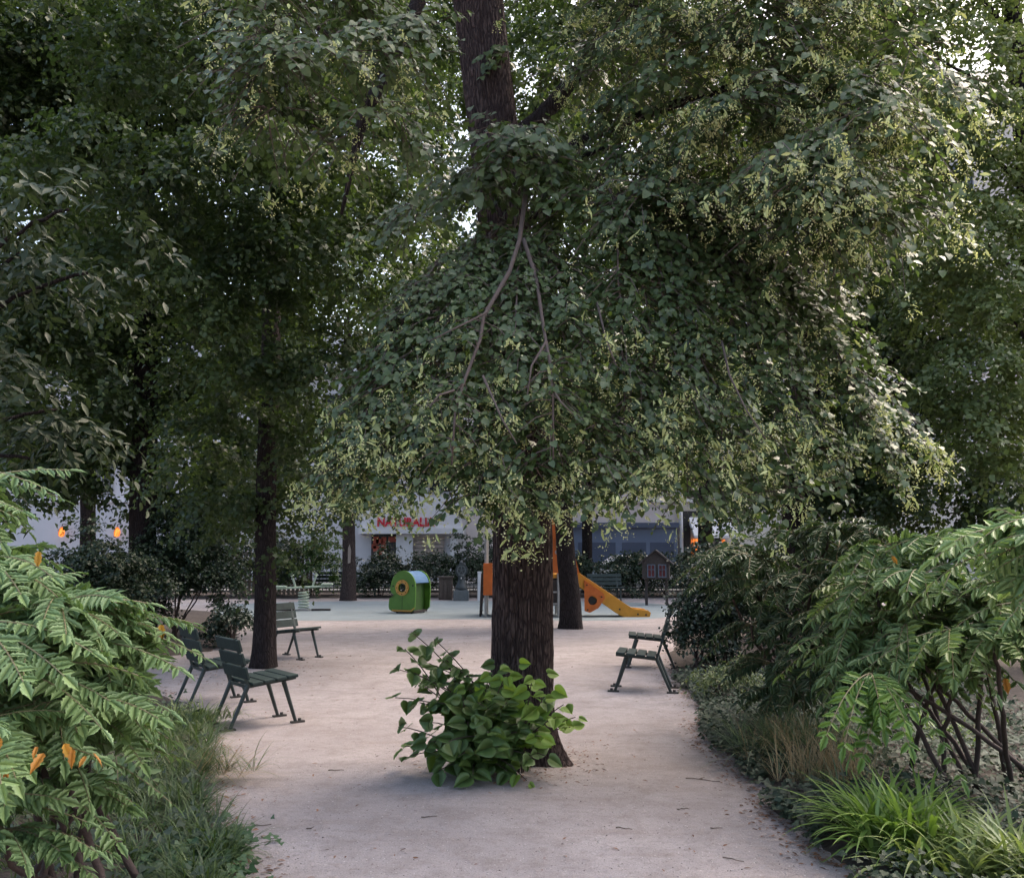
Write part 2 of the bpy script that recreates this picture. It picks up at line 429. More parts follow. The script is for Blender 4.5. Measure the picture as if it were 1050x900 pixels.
def crown_clumps(L, clumps, per_m2, n, size, length, droop=.45, tw=None, face=None, outb=.8, jit=.4, shell=.35, pad=14):
    """clumps of foliage built from flat, drooping pads of leafy twigs; returns twig tips and the pad each belongs to"""
    tips = []; ids = []; pid = 0
    for c, r in clumps:
        r = np.broadcast_to(np.asarray(r, float), (3,))
        area = 4*math.pi*((r[0]*r[1])**1.6+(r[0]*r[2])**1.6+(r[1]*r[2])**1.6)**(1/1.6)/3**(1/1.6)
        k = max(8, int(area*per_m2))
        m = max(3, k//pad)
        cp, cv = ellip(c, r, m, shell)
        idx = rng.integers(0, m, k)
        N = nrm(UP*.9 + cv*.5 + rng.normal(0, .2, (m, 3)))[idx]
        a = rng.uniform(0, 2*math.pi, k)
        rd = np.stack([np.cos(a), np.sin(a), np.zeros(k)], 1) + cv[idx]*outb*np.array([1, 1, .3])
        d = nrm(rd - N*np.sum(rd*N, 1, keepdims=True) + rng.normal(0, .16, (k, 3)))
        ln = length*rng.uniform(.55, 1.15, k)*(.75+.5*rng.random(m))[idx]
        p = cp[idx] + d*ln[:, None]*rng.uniform(0, .55, k)[:, None] + rng.normal(0, .02+.03*length, (k, 3))
        tips.append(sprays(L, p, d, ln, n, size, droop, face, jit, tw)); ids.append(idx+pid); pid += m
    crown_clumps.ids = np.concatenate(ids)
    return np.vstack(tips)

def trunk_tube(pts, rad, seg=64, ridges=22, amp=.07, seed=1, flare=None, rings=None):
    """furrowed bark as real relief along a bent trunk; flare=list of (angle,width,amount,height)"""
    r_ = np.random.default_rng(seed)
    pts = np.asarray(pts, float); rad = np.asarray(rad, float)
    m = rings or max(24, len(pts)*12)
    ts = np.linspace(0, len(pts)-1, m)
    C = np.stack([np.interp(ts, np.arange(len(pts)), pts[:, i]) for i in range(3)], 1)
    for _ in range(3*(m//len(pts))//4+1): C[1:-1] = (C[:-2]+C[2:]+2*C[1:-1])/4
    Rr = np.interp(ts, np.arange(len(pts)), rad)
    a = np.linspace(0, 2*math.pi, seg, endpoint=False)
    z = C[:, 2][:, None]; A = a[None, :]
    ph = np.zeros((m, seg))
    for k in range(5):
        ph += r_.uniform(.2, .5)*np.sin(r_.integers(1, 5)*A + r_.uniform(1.5, 7)*z + r_.uniform(0, 6.28))
    rid = np.abs(np.sin(ridges/2*A + ph*1.4))
    rid2 = np.sin((ridges*1.7)*A + 2.5*ph + 5*z)
    lump = sum(r_.uniform(.01, .03)*np.sin(r_.integers(1, 4)*A + r_.uniform(.5, 2.5)*z + r_.uniform(0, 6)) for _ in range(4))
    brk = .5+.5*np.sin(z*23+ph*5+3*np.sin(A*7))
    rr = Rr[:, None]*(1 + lump) * (1 + amp*(rid**.7 - .6)*(.6+.4*brk) + amp*.18*rid2)
    if flare:
        for an, wd, am, h in flare:
            dd = np.angle(np.exp(1j*(A-an)))
            rr = rr*(1 + am*np.exp(-(dd/wd)**2)*np.exp(-np.maximum(z-C[0, 2], 0)/h))
    V = np.stack([C[:, 0:1] + rr*np.cos(A), C[:, 1:2] + rr*np.sin(A), np.broadcast_to(z, rr.shape)], -1)
    F = []
    idx = np.arange(m*seg).reshape(m, seg)
    F = np.stack([idx[:-1], np.roll(idx[:-1], -1, 1), np.roll(idx[1:], -1, 1), idx[1:]], -1).reshape(-1, 4)
    return V.reshape(-1, 3), F
def bez(p0, p1, p2, p3, n):
    t = np.linspace(0, 1, n)[:, None]
    return (1-t)**3*np.asarray(p0) + 3*(1-t)**2*t*np.asarray(p1) + 3*(1-t)*t*t*np.asarray(p2) + t**3*np.asarray(p3)
def limb(a, b, sag=.15, n=10, wob=.04):
    a = np.asarray(a, float); b = np.asarray(b, float); ln = np.linalg.norm(b-a)
    q = bez(a, a+(b-a)*.33+UP*sag*ln, a+(b-a)*.7+UP*sag*ln, b, n)
    q[1:-1] += rng.normal(0, wob*ln/6, (n-2, 3)); return q

#__SETTING__
# ------------------------------------------------------------------ ground
def sheet(name, pts, z, mat, kind='structure', sub=0):
    mb = MB(); mb.add([(p[0], p[1], z) for p in pts], [tuple(range(len(pts)))])
    o = mb.build(name, mat); tag(o, kind=kind); return o
sheet('ground', [(-200, -60), (200, -60), (200, 260), (-200, 260)], 0, M['ground'])
def smooth_poly(pts, it=3):
    P_ = [np.array(p[:2], float) for p in pts]
    for _ in range(it):
        Q = []
        for i in range(len(P_)):
            a, b = P_[i], P_[(i+1) % len(P_)]
            Q += [a*.75+b*.25, a*.25+b*.75]
        P_ = Q
    return P_
play = [G(225,634), G(330,637), G(470,634), G(600,637), G(690,634), G(700,624), G(672,617.5), G(560,616), G(400,616), G(280,617), G(215,621)]
sheet('playground_surface', smooth_poly(play), .004, M['rubber'])
sheet('road', [(-120, 37), (120, 37), (120, 42.5), (-120, 42.5)], .004, M['asphalt'])
for nm, y0, y1 in (('pavement', 42.5, 46), ('pavement', 34.8, 37)):
    mb = MB(); mb.box((0, (y0+y1)/2, .065), (240, y1-y0, .13)); tag(mb.build(nm, M['pavement']), kind='structure')

# planting beds: mounded soil with a wavering edge
def bed(name, edge, inner, h=.10, seed=1):
    """edge: ground points along the path, inner: matching points at the far side"""
    r_ = np.random.default_rng(seed)
    e = np.array([p[:2] for p in edge]); q = np.array([p[:2] for p in inner])
    n = len(e)*12; ts = np.linspace(0, len(e)-1, n)
    E = np.stack([np.interp(ts, np.arange(len(e)), e[:, i]) for i in range(2)], 1)
    Q = np.stack([np.interp(ts, np.arange(len(q)), q[:, i]) for i in range(2)], 1)
    for _ in range(10): E[1:-1] = (E[:-2]+E[2:]+2*E[1:-1])/4
    E[:, 0] += .03*np.sin(ts*5.1+seed)+.025*np.sin(ts*11.3)+r_.normal(0, .012, n)
    m = 30; s = np.linspace(0, 1, m)[None, :, None]
    XY = E[:, None, :]*(1-s) + Q[:, None, :]*s
    dist = np.linalg.norm(XY-E[:, None, :], axis=-1)
    Z = h*(1-np.exp(-dist/.35)) - .012 + .02*np.sin(XY[..., 0]*9)*np.sin(XY[..., 1]*7)*(1-np.exp(-dist/.25)) + r_.normal(0, .006, dist.shape)*(dist > .02)
    V = np.concatenate([XY, Z[..., None]], -1).reshape(-1, 3)
    idx = np.arange(n*m).reshape(n, m)
    F = np.stack([idx[:-1, :-1], idx[1:, :-1], idx[1:, 1:], idx[:-1, 1:]], -1).reshape(-1, 4)
    o = np_mesh(name, V, F, M['soil'], smooth=True); tag(o, kind='structure'); return E
LEDGE = [np.array([-1.15, 3.2, 0]), G(262,905), G(238,872), G(224,836), G(212,802), G(222,772), G(214,748), G(196,726), G(165,708), G(120,700), G(60,695), G(-40,690)]
LIN = [np.array([-9.0, y, 0]) for y in np.linspace(3.0, 9.4, len(LEDGE))]
EL = bed('soil_bed', LEDGE, LIN, .10, 1)
REDGE = [np.array([1.25, 3.2, 0]), G(885,905), G(830,866), G(792,836), G(772,803), G(745,777), G(716,757), G(722,737), G(712,716), G(690,702), G(684,682), G(688,658), G(700,640), G(735,624)]
RIN = [np.array([12, y, 0]) for y in np.linspace(3.0, 24, len(REDGE))]
ER = bed('soil_bed', REDGE, RIN, .10, 2)
BEDGE = [G(40,668), G(150,676), G(205,670), G(238,664), G(252,652), G(246,638), G(225,627), G(150,622)]
BIN = [np.array([-14, y, 0]) for y in np.linspace(12.5, 24, len(BEDGE))]
EB = bed('soil_bed', BEDGE, BIN, .06, 3)
HEDGE_ = [G(60,614), G(200,614.5), G(330,613), G(450,613), G(560,613), G(660,613), G(760,613)]
HIN = [np.array([p[0]*1.05, 34.6, 0]) for p in HEDGE_]
bed('soil_bed', HEDGE_, HIN, .06, 4)

# ------------------------------------------------------------------ buildings beyond the street
def window(mb_parent, x, y, z, w, h, mat=None, lit=False):
    f = MB()
    t = .07
    for cx, cz, dx, dz in ((x, z-h/2-t/2, w+2*t, t), (x, z+h/2+t/2, w+2*t, t), (x-w/2-t/2, z, t, h), (x+w/2+t/2, z, t, h), (x, z, .05, h)):
        f.box((cx, y-.03, cz), (dx, .12, dz))
    fo = f.build('window', M['frame'], mb_parent)
    p = MB(); p.box((x, y+.02, z), (w, .05, h)); p.build('pane', mat or M['glassdark'], fo)
    return fo
def building(name, x0, x1, y, h, wallmat, label, floors, nw, z0=4.2, cornice=True, skip=()):
    b = empty(name, (0, 0, 0)); tag(b, label, 'building', 'buildings across the street')
    w = MB(); w.box(((x0+x1)/2, y+5, h/2), (x1-x0, 10, h)); w.build('wall', wallmat, b)
    for fl in range(floors):
        zc = z0 + 1.35 + fl*3.1
        if zc+1.2 > h: break
        for i in range(nw):
            x = x0 + (i+.5)*(x1-x0)/nw
            if (fl, i) in skip: continue
            window(b, x, y-.01, zc, 1.05, 1.9)
        lm = MB(); lm.box(((x0+x1)/2, y-.06, z0-.05+fl*3.1), (x1-x0-.02, .16, .16)); lm.build('string_course', M['white'], b)
    if cornice:
        c = MB(); c.box(((x0+x1)/2, y-.18, h-.25), (x1-x0-.04, .5, .35)); c.build('cornice', M['white'], b)
    r = MB(); r.prism([(-.2, 0), (10.2, 0), (8.2, 2.6), (1.4, 2.2)], ((x0+x1)/2, y, h+.003), (0, 1, 0), (0, 0, 1), x1-x0-.03); r.build('roof', M['zinc'], b)
    return b
BY = 46.0
def bx(px): return (px-CX)/FP*BY
def bz(px_y): return P(525, px_y, BY)[2]
b0 = building('apartment_building', -32, bx(262), BY, 11.5, M['wall_a'], 'pale lavender grey building seen in scraps through the leaves left of the dark trunk', 3, 6)
b1 = building('shop_building', bx(262)+.02, bx(478), BY, 11.0, M['wall_a'], 'building with a white shop fascia lettered in red behind the green playhouse', 2, 4)
b2 = building('shop_building', bx(478)+.02, bx(697), BY, 11.5, M['wall_b'], 'pinkish white building with a blue grey shopfront behind the slide', 2, 4)
b3 = building('apartment_building', bx(697)+.02, 36, BY, 26, M['wall_c'], 'tall pale building with a dark framed doorway and orange lit window at right', 6, 8, skip=((0, 0),))
# red lettered fascia of b1
x0, x1 = bx(372), bx(474)
s = MB(); s.box(((x0+x1)/2, BY-.14, (bz(510)+bz(542))/2), (x1-x0, .26, bz(510)-bz(542))); fas = s.build('fascia', M['white'], b1)
s = MB(); s.box(((x0+x1)/2, BY-.24, bz(544.5)), (x1-x0+.2, .5, bz(541.5)-bz(547))); s.build('ledge', M['white'], b1)
cu = bpy.data.curves.new('lettering', 'FONT'); cu.body = 'NATURALIA'; cu.size = .62; cu.extrude = .03; cu.offset = .016; cu.align_x = 'CENTER'
cu.materials.append(M['redsign'])
tmp = bpy.data.objects.new('lettering_source', cu); col.objects.link(tmp)
bpy.context.view_layer.update()
me = bpy.data.meshes.new_from_object(tmp.evaluated_get(bpy.context.evaluated_depsgraph_get()))
bpy.data.objects.remove(tmp); bpy.data.curves.remove(cu)
tx = bpy.data.objects.new('lettering', me); col.objects.link(tx); tx.parent = fas
tx.location = (bx(417), BY-.30, bz(539.5)); tx.rotation_euler = (R(90), 0, 0); tx.scale = (.86, 1.0, 1)
zt, zb = bz(547.5), .15
s = MB(); s.box((bx(395), BY-.08, (zt+zb)/2), (bx(406)-bx(380), .1, zt-zb)); w_ = s.build('shop_window', M['glassdark'], b1)
g_ = MB()
for i in range(9):
    g_.box((bx(384+random.random()*20), BY-.15, bz(552+random.random()*18)), (.22+.2*random.random(), .06, .2+.25*random.random()))
g_.build('window_display', M['redgoods'], w_)
s = MB(); s.box((bx(416), BY-.12, (zt+zb)/2), (bx(425)-bx(408), .22, zt-zb)); s.build('pillar', M['white'], b1)
s = MB()
for i in range(9): s.box((bx(440), BY-.06, bz(550)-.09-.2*i), (bx(458)-bx(426), .1, .16))
s.build('roller_shutter', M['shutter'], b1)
s = MB(); s.box((bx(466), BY-.10, (zt+zb)/2), (.35, .2, zt-zb)); s.build('pillar', M['white'], b1)
# blue shopfront of b2
x0, x1 = bx(560), bx(693)
s = MB(); s.box(((x0+x1)/2, BY-.10, (bz(541)+.1)/2), (x1-x0, .16, bz(541)-.1)); bf = s.build('shop_front', M['bluefront'], b2)
s = MB(); s.box(((x0+x1)/2, BY-.22, (bz(536)+bz(541))/2), (x1-x0+.1, .44, bz(536)-bz(541))); s.build('ledge', M['bluedark'], b2)
for a, b in ((563, 588), (592, 630), (637, 661), (665, 689)):
    s = MB(); s.box(((bx(a)+bx(b))/2, BY-.19, (bz(556)+.4)/2), (bx(b)-bx(a), .03, bz(556)-.4)); s.build('shop_panel', M['bluedark'], bf)
s = MB(); s.tube([(bx(697), BY-.2, .1), (bx(697), BY-.2, 11)], .09, 10); s.build('drainpipe', M['white'], b2)
# doorway, awning and lit window of b3
s = MB(); s.box((bx(703), BY-.07, 1.75), (.35, .12, 3.3)); s.box((bx(735), BY-.07, 1.75), (.3, .12, 3.3)); s.box((bx(719), BY-.07, 3.5), (2.0, .13, .25)); s.build('door_frame', M['doordark'], b3)
s = MB(); s.prism([(0, 0), (1.3, -.75), (1.3, -.62), (0, .35)], ((bx(705)+bx(750))/2, BY-.05, 3.0), (0, -1, 0), (0, 0, 1), bx(748)-bx(704)); s.build('awning', M['white'], b3)
s = MB(); s.box((bx(712), BY-.05, bz(562)), (bx(716)-bx(707), .08, .95)); s.build('lit_window', M['winglow'], b3)
s = MB(); s.box((bx(738), BY-.05, bz(559)), (bx(742)-bx(735), .08, .6)); s.build('lit_window', M['winglow'], b3)
for px, py, lab in ((70, 546, 'glowing orange lantern low in the leaves above the left feathery shrub'), (126, 546, 'small orange lantern glowing between the left background trunks')):
    c = np.array([(px-CX)/FP*BY, BY-.45, bz(py)])
    t_ = empty('wall_lantern', c); tag(t_, lab, 'lamp', 'orange lanterns at the left building')
    b_ = MB(); b_.lathe([(.04, -.22), (.13, -.17), (.16, 0), (.12, .16), (.05, .27)], (0, 0, 0), 14); b_.build('lamp_shade', M['glow'], t_)
    b_ = MB(); b_.tube([(0, 0, .27), (0, .05, .42), (0, .46, .42)], .02, 6); b_.build('bracket', M['doordark'], t_)

# parked white car whose bonnet shows over the hedge
def car(x, y):
    c = empty('parked_car', (x, y, 0)); tag(c, 'white parked car showing over the hedge below the drainpipe', 'car')
    prof = [(-2.05,.35),(2.05,.35),(2.1,.7),(1.95,.92),(1.05,1.05),(.45,1.42),(-1.2,1.45),(-1.85,1.05),(-2.1,.95),(-2.12,.6)]
    b = MB(); b.prism(prof, (0, 0, 0), (1, 0, 0), (0, 0, 1), 1.7); b.build('body', M['carwhite'], c, bevel=.06)
    for s_ in (-1, 1):
        g = MB(); g.prism([(-1.55,1.06),(.85,1.06),(.38,1.36),(-1.15,1.38)], (0, s_*.855, 0), (1, 0, 0), (0, 0, 1), .012); g.build('side_window', M['glassdark'], c)
        for wx in (-1.3, 1.3):
            w = MB(); w.prism([(.32*math.cos(a), .32*math.sin(a)) for a in np.linspace(0, 6.283, 24, endpoint=False)], (wx, s_*.78, .32), (1, 0, 0), (0, 0, 1), .2); w.build('wheel', M['black'], c, bevel=.02)
    h = MB(); h.box((2.07, -.6, .72), (.08, .3, .14)); h.build('headlight', M['steel'], c)
    h = MB(); h.box((2.07, .6, .72), (.08, .3, .14)); h.build('headlight', M['steel'], c)
car(5.6, 38.6)

# railing behind the hedge
rl = MB()
for x in np.arange(-17, 9.6, .14): rl.box((x, 34.7, .62), (.022, .022, 1.0))
for z in (.2, 1.05): rl.box((-3.75, 34.7, z), (26.6, .03, .04))
tag(rl.build('metal_railing', M['rail']), 'dark green metal railing running behind the back hedge', 'fence')
pf = MB()
for x in np.arange(-10.2, -7.2, .16): pf.prism([(-.05, 0), (.05, 0), (.05, 1.9), (0, 2.0), (-.05, 1.9)], (x, 33.2, .05), (1, 0, 0), (0, 0, 1), .03)
for z in (.5, 1.5): pf.box((-8.7, 33.24, z), (3.1, .04, .09))
tag(pf.build('picket_fence', M['shutter']), 'pale wooden picket fence glimpsed left of the dark trunk', 'fence')
#__PROPS__
# ------------------------------------------------------------------ park chairs
def make_chair():
    """local: faces +x, width along y, origin on the ground under the seat middle"""
    r = empty('park_chair')
    W = .56
    tilt = R(-6)
    s = MB()
    for i in range(4):
        x = -.165 + .115*i
        s.box((x+.02, 0, .405 + (x+.165)*.10), (.10, W, .028), ry=tilt)
    s.build('seat', M['chair'], r, bevel=.006)
    b = MB()
    th = R(-17)
    for i in range(3):
        z = .50 + .125*i
        x = -.225 - (z-.42)*math.tan(R(17))
        b.box((x, 0, z), (.026, W, .112), ry=th)
    b.build('backrest', M['chair'], r, bevel=.006)
    f = MB()
    for y in (-.2, .2):
        f.bar((-.215, y, .375), (.255, y, .42), .03, .03)
        f.bar((-.205, y, .37), (-.345, y, .81), .032, .024)
    f.bar((-.21, -.2, .37), (-.21, .2, .37), .025, .025)
    f.build('frame', M['chair_dark'], r)
    for y in (-.2, .2):
        for x0, x1, fx in ((-.205, -.36, -.40), (.14, .27, .31)):
            l = MB(); l.tube([(x0, y, .39), ((x0*.5+x1*.5), y, .2), (x1, y, .015)], [.023, .019, .016], 8)
            lo = l.build('leg', M['chair_dark'], r)
            p = MB(); p.box((x1+(.02 if x1 > 0 else -.02), y, .009), (.13, .05, .018)); p.tube([(fx, y, .018), (fx, y, .04)], .016, 8)
            p.build('foot_plate', M['rust'], lo)
    return r
ch = make_chair()
chairs = [
    (G(266,741), (.78,.62), 'dark green slatted chair nearest the camera on the left, facing the path'),
    (G(222,720), (.80,.60), 'green slatted chair half hidden by feathery leaves, beside the nearest left chair'),
    (G(303,674), (.86,-.5), 'dark slatted chair standing just behind the dark left trunk'),
    (G(656,707), (-.98,.19), 'dark slatted chair in front of the right shrubs, seen from its side'),
    (G(664,683), (-.98,.12), 'dark chair behind the side-on right chair, its back lost in the shrub'),
]
for i, (p, d, lab) in enumerate(chairs):
    o = ch if i == 0 else copy_tree(ch)
    o.location = (p[0], p[1], 0); o.rotation_euler = (0, 0, math.atan2(d[1], d[0]))
    tag(o, lab, 'chair', 'slatted green park chairs')

def make_bench():
    r = empty('park_bench')
    s = MB()
    for i in range(4): s.box((-.17+.115*i, 0, .43), (.10, 1.15, .03))
    s.build('seat', M['chair'], r, bevel=.005)
    b = MB()
    for i in range(3): b.box((-.25-.04*i, 0, .55+.13*i), (.026, 1.15, .11), ry=R(-16))
    b.build('backrest', M['chair'], r, bevel=.005)
    for y in (-.42, .42):
        l = MB(); l.bar((-.2, y, .41), (-.30, y, 0), .04, .04); l.bar((.16, y, .41), (.22, y, 0), .04, .04); l.bar((-.2, y, .40), (.22, y, .40), .04, .03); l.bar((-.2, y, .4), (-.35, y, .85), .04, .03)
        l.build('leg', M['chair_dark'], r)
    return r
bn = make_bench()
for i, (p, lab) in enumerate(((G(338,611), 'dark far bench under the hedge behind the pale spring seesaw'), (G(374,612), 'dark far bench just right of the pale scarred trunk'), (G(622,616), 'grey far bench half hidden behind the yellow slide'))):
    o = bn if i == 0 else copy_tree(bn)
    o.location = (p[0], p[1], 0.0); o.rotation_euler = (0, 0, R(-90 + (4, -6, 8)[i]))
    tag(o, lab, 'bench', 'benches by the back hedge')

# ------------------------------------------------------------------ green playhouse
def arc(cx, cy, rx, ry, a0, a1, n): return [(cx+rx*math.cos(R(a)), cy+ry*math.sin(R(a))) for a in np.linspace(a0, a1, n)]
gp = G(421, 628); ph = empty('playhouse', (gp[0], gp[1], 0), R(-26)); tag(ph, 'small green playhouse with a round orange ringed window and blue roof', 'playhouse')
def side_outline():
    o = [(-.33,.05), (.26,.05), (.36,.14), (.38,.5)] + arc(0, .68, .38, .42, 0, 172, 14)
    o += [(-.40,.62), (-.35,.52), (-.26,.46), (-.30,.40), (-.42,.38), (-.44,.20), (-.42,.10)]
    return o
oc = (0-.02, .66)
for k, (y, mat) in enumerate(((-.36, M['greenplay']), (.36, M['greenplay']))):
    out = side_outline(); m = len(out)
    # round opening: one hole point per outline point, following the outline's bearing
    hole = []
    for x, z in out:
        a = math.atan2(z-oc[1], x-oc[0]); hole.append((oc[0]+.115*math.cos(a), oc[1]+.115*math.sin(a)))
    p = MB(); p.prism(out, (0, y, 0), (1, 0, 0), (0, 0, 1), .04, holes=hole); pn = p.build('side_panel', mat, ph)
    ra = [(oc[0]+.2*math.cos(a), oc[1]+.2*math.sin(a)) for a in np.linspace(0, 6.2832, 28, endpoint=False)]
    rb = [(oc[0]+.12*math.cos(a), oc[1]+.12*math.sin(a)) for a in np.linspace(0, 6.2832, 28, endpoint=False)]
    p = MB(); p.prism(ra, (0, y-.034 if k == 0 else y+.034, 0), (1, 0, 0), (0, 0, 1), .026, holes=rb); p.build('window_ring', M['ring'], pn)
    if k == 0:
        for a in np.linspace(0, 6.2832, 8, endpoint=False):
            p = MB(); p.tube([(oc[0]+.162*math.cos(a), y-.045, oc[1]+.162*math.sin(a)), (oc[0]+.162*math.cos(a), y-.054, oc[1]+.162*math.sin(a))], .013, 8); p.build('bolt', M['black'], pn)
        for bx_, bz_ in ((-.30, .70), (.30, .72)):
            p = MB(); p.tube([(bx_, y-.02, bz_), (bx_, y-.035, bz_)], .02, 10); p.build('bolt', M['black'], pn)
        p = MB(); p.box((0-.02, y-.0215, .26), (.006, .006, .38)); p.build('panel_joint', M['black'], pn)
        p = MB(); p.prism([(-.33,0), (.25,0), (.36,.09), (.35,.12), (.25,.045), (-.33,.045)], (0, y-.023, .05), (1, 0, 0), (0, 0, 1), .005); p.build('yellow_edge', M['ring'], pn)
rf = MB()
A0 = arc(0, .68, .36, .40, 15, 125, 12); A1 = arc(0, .68, .33, .37, 15, 125, 12)
rf.prism(A0 + A1[::-1], (0, 0, 0), (1, 0, 0), (0, 0, 1), .67); rf.build('roof', M['blueroof'], ph)
w = MB(); w.box((.20, 0, .47), (.03, .67, .80)); w.build('back_wall', M['greenshade'], ph)
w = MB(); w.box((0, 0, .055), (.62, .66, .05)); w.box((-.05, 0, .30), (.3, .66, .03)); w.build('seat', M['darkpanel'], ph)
for x in (-.22, .22):
    for y in (-.30, .30): w = MB(); w.tube([(x, y, 0), (x, y, .04)], .03, 8); w.build('foot', M['black'], ph)

# ------------------------------------------------------------------ play tower with slide
sg = G(560, 631.5); Ys = sg[1]
def sx(px): return (px-CX)/FP*Ys
tw = empty('play_tower', (sx(545), Ys, 0)); tag(tw, 'orange play tower with a yellow slide behind the big tree trunk', 'play tower')
lx = lambda px: sx(px)-sx(545)
X0, X1 = lx(499), lx(588)
def pz(py): return P(560, py, Ys)[2]
for x in (X0, lx(571)):
    for y in (-.45, .75):
        p = MB(); p.tube([(x, y, 0), (x, y, pz(528))], .035, 10); p.build('post', M['steel'], tw)
d_ = MB(); d_.box(((X0+lx(590))/2, .15, pz(590)), (lx(590)-X0, 1.2, .10)); d_.build('deck', M['yellowplay'], tw)
q = MB(); q.box((X0+.05, -.51, pz(593)), (.22, .05, pz(577)-pz(609))); q.build('left_panel', M['orangeplay'], tw, bevel=.01)
q = MB(); q.box((X0-.02, .15, pz(593)), (.05, 1.1, pz(577)-pz(609))); q.build('end_panel', M['orangeplay'], tw, bevel=.01)
q = MB(); zz = pz(587)
q.prism([(lx(560), zz), (lx(592), zz), (lx(586), pz(563)), (lx(577), pz(545)), (lx(572), pz(533)), (lx(563), pz(533)), (lx(560), pz(545))], (0, -.50, 0), (1, 0, 0), (0, 0, 1), .05); fp = q.build('front_panel', M['orangeplay'], tw)
q = MB(); q.tube([(lx(570), -.535, pz(566)), (lx(570), -.56, pz(566))], .06, 14); q.box((lx(570), -.535, pz(556)), (.06, .03, .3)); q.build('spinner', M['steel'], fp)
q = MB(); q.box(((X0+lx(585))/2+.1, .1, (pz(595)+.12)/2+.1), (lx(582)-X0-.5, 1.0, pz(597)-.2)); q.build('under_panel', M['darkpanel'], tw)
q = MB(); q.box((lx(575), -.44, pz(618)), (.75, .06, .05)); q.box((lx(575), -.44, pz(606)), (.75, .06, .04)); q.build('cross_rail', M['steel'], tw)
q = MB()
for i in range(5): q.bar((X0-.12+.01*i, .15-.35, .12+.2*i), (X0-.12+.01*i, .15+.35, .12+.2*i), .04, .04)
q.bar((X0-.14, -.2, 0), (X0-.1, -.2, 1.05), .04, .05); q.bar((X0-.14, .5, 0), (X0-.1, .5, 1.05), .04, .05); q.build('ladder', M['darkpanel'], tw)
# slide: chute with two raised cheeks
top = (lx(582), pz(578)); 
chk = [(lx(585), pz(582)), (lx(640), pz(619.5)), (lx(646), pz(623)), (lx(660), pz(624.5)), (lx(663), pz(627)), (lx(662), pz(631)), (lx(657), pz(632.2)), (lx(637), pz(632)), (lx(631), pz(629)), (lx(585), pz(596))]
for y in (-.34, .28):
    q = MB(); q.prism(chk[::-1], (0, y, 0), (1, 0, 0), (0, 0, 1), .05); q.build('slide_cheek', M['yellowplay'], tw, bevel=.008)
q = MB()
q.bar((lx(584), -.03, pz(591)), (lx(638), -.03, pz(628.5)), .56, .03); q.bar((lx(637), -.03, pz(628.7)), (lx(659), -.03, pz(629.5)), .56, .03); q.build('chute', M['yellowplay'], tw)
for px, py in ((632, 623.5), (650, 628.5), (658, 629)): q = MB(); q.tube([(lx(px), -.365, pz(py)), (lx(px), -.375, pz(py))], .022, 10); q.build('bolt', M['black'], tw)
tri = [(lx(597), pz(594)), (lx(597), pz(625)), (lx(602), pz(627)), (lx(611), pz(622)), (lx(617.5), pz(612)), (lx(616), pz(607.5))]
cxh, czh = lx(605), pz(614.5)
dense = []
for i in range(len(tri)):
    a, b = np.array(tri[i]), np.array(tri[(i+1) % len(tri)])
    for t in np.linspace(0, 1, 6, endpoint=False): dense.append(tuple(a*(1-t)+b*t))
hole = [(cxh+.11*math.cos(math.atan2(z-czh, x-cxh)), czh+.11*math.sin(math.atan2(z-czh, x-cxh))) for x, z in dense]
q = MB(); q.prism(dense, (0, -.39, 0), (1, 0, 0), (0, 0, 1), .04, holes=hole); tp_ = q.build('slide_panel', M['orangeplay'], tw)
for px, py in ((600, 624), (614, 611), (599.5, 599)): q = MB(); q.tube([(lx(px), -.41, pz(py)), (lx(px), -.42, pz(py))], .02, 10); q.build('bolt', M['black'], tp_)
q = MB(); q.prism([(cxh+.12*math.cos(a), czh+.12*math.sin(a)) for a in np.linspace(0, 6.283, 20, endpoint=False)], (0, -.355, 0), (1, 0, 0), (0, 0, 1), .012); q.build('hole_disc', M['black'], tp_)  # plain black disc set behind the panel's round hole

# ------------------------------------------------------------------ spring seesaw
sp = G(311, 626); ss = empty('spring_seesaw', (sp[0], sp[1], 0), R(6)); tag(ss, 'pale green spring seesaw in front of the far bench', 'seesaw')
q = MB(); a = np.linspace(0, 2*math.pi*6, 90); q.tube(np.stack([.14*np.cos(a), .14*np.sin(a), .06+.46*a/a[-1]], 1), .018, 6); q.build('spring', M['palegreen'], ss)
q = MB(); q.bar((-.72, 0, .60), (.72, 0, .66), .16, .05); q.build('beam', M['palegreen'], ss, bevel=.01)
for s_ in (-1, 1):
    q = MB(); q.bar((s_*.22, -.02, .62), (s_*.34, -.02, 1.0), .05, .05); q.bar((s_*.32, -.22, .95), (s_*.32, .20, .95), .04, .04); q.build('handle', M['palegreen'], ss)
    q = MB(); q.box((s_*.62, 0, .68+.03*s_), (.3, .28, .04)); q.build('seat', M['palegreen'], ss, bevel=.01)
    q = MB(); q.box((s_*.48, -.05, .03), (.5, .18, .05)); q.build('step', M['darkpanel'], ss)
q = MB(); q.box((0, 0, .02), (.4, .4, .04)); q.build('base_plate', M['steel'], ss)

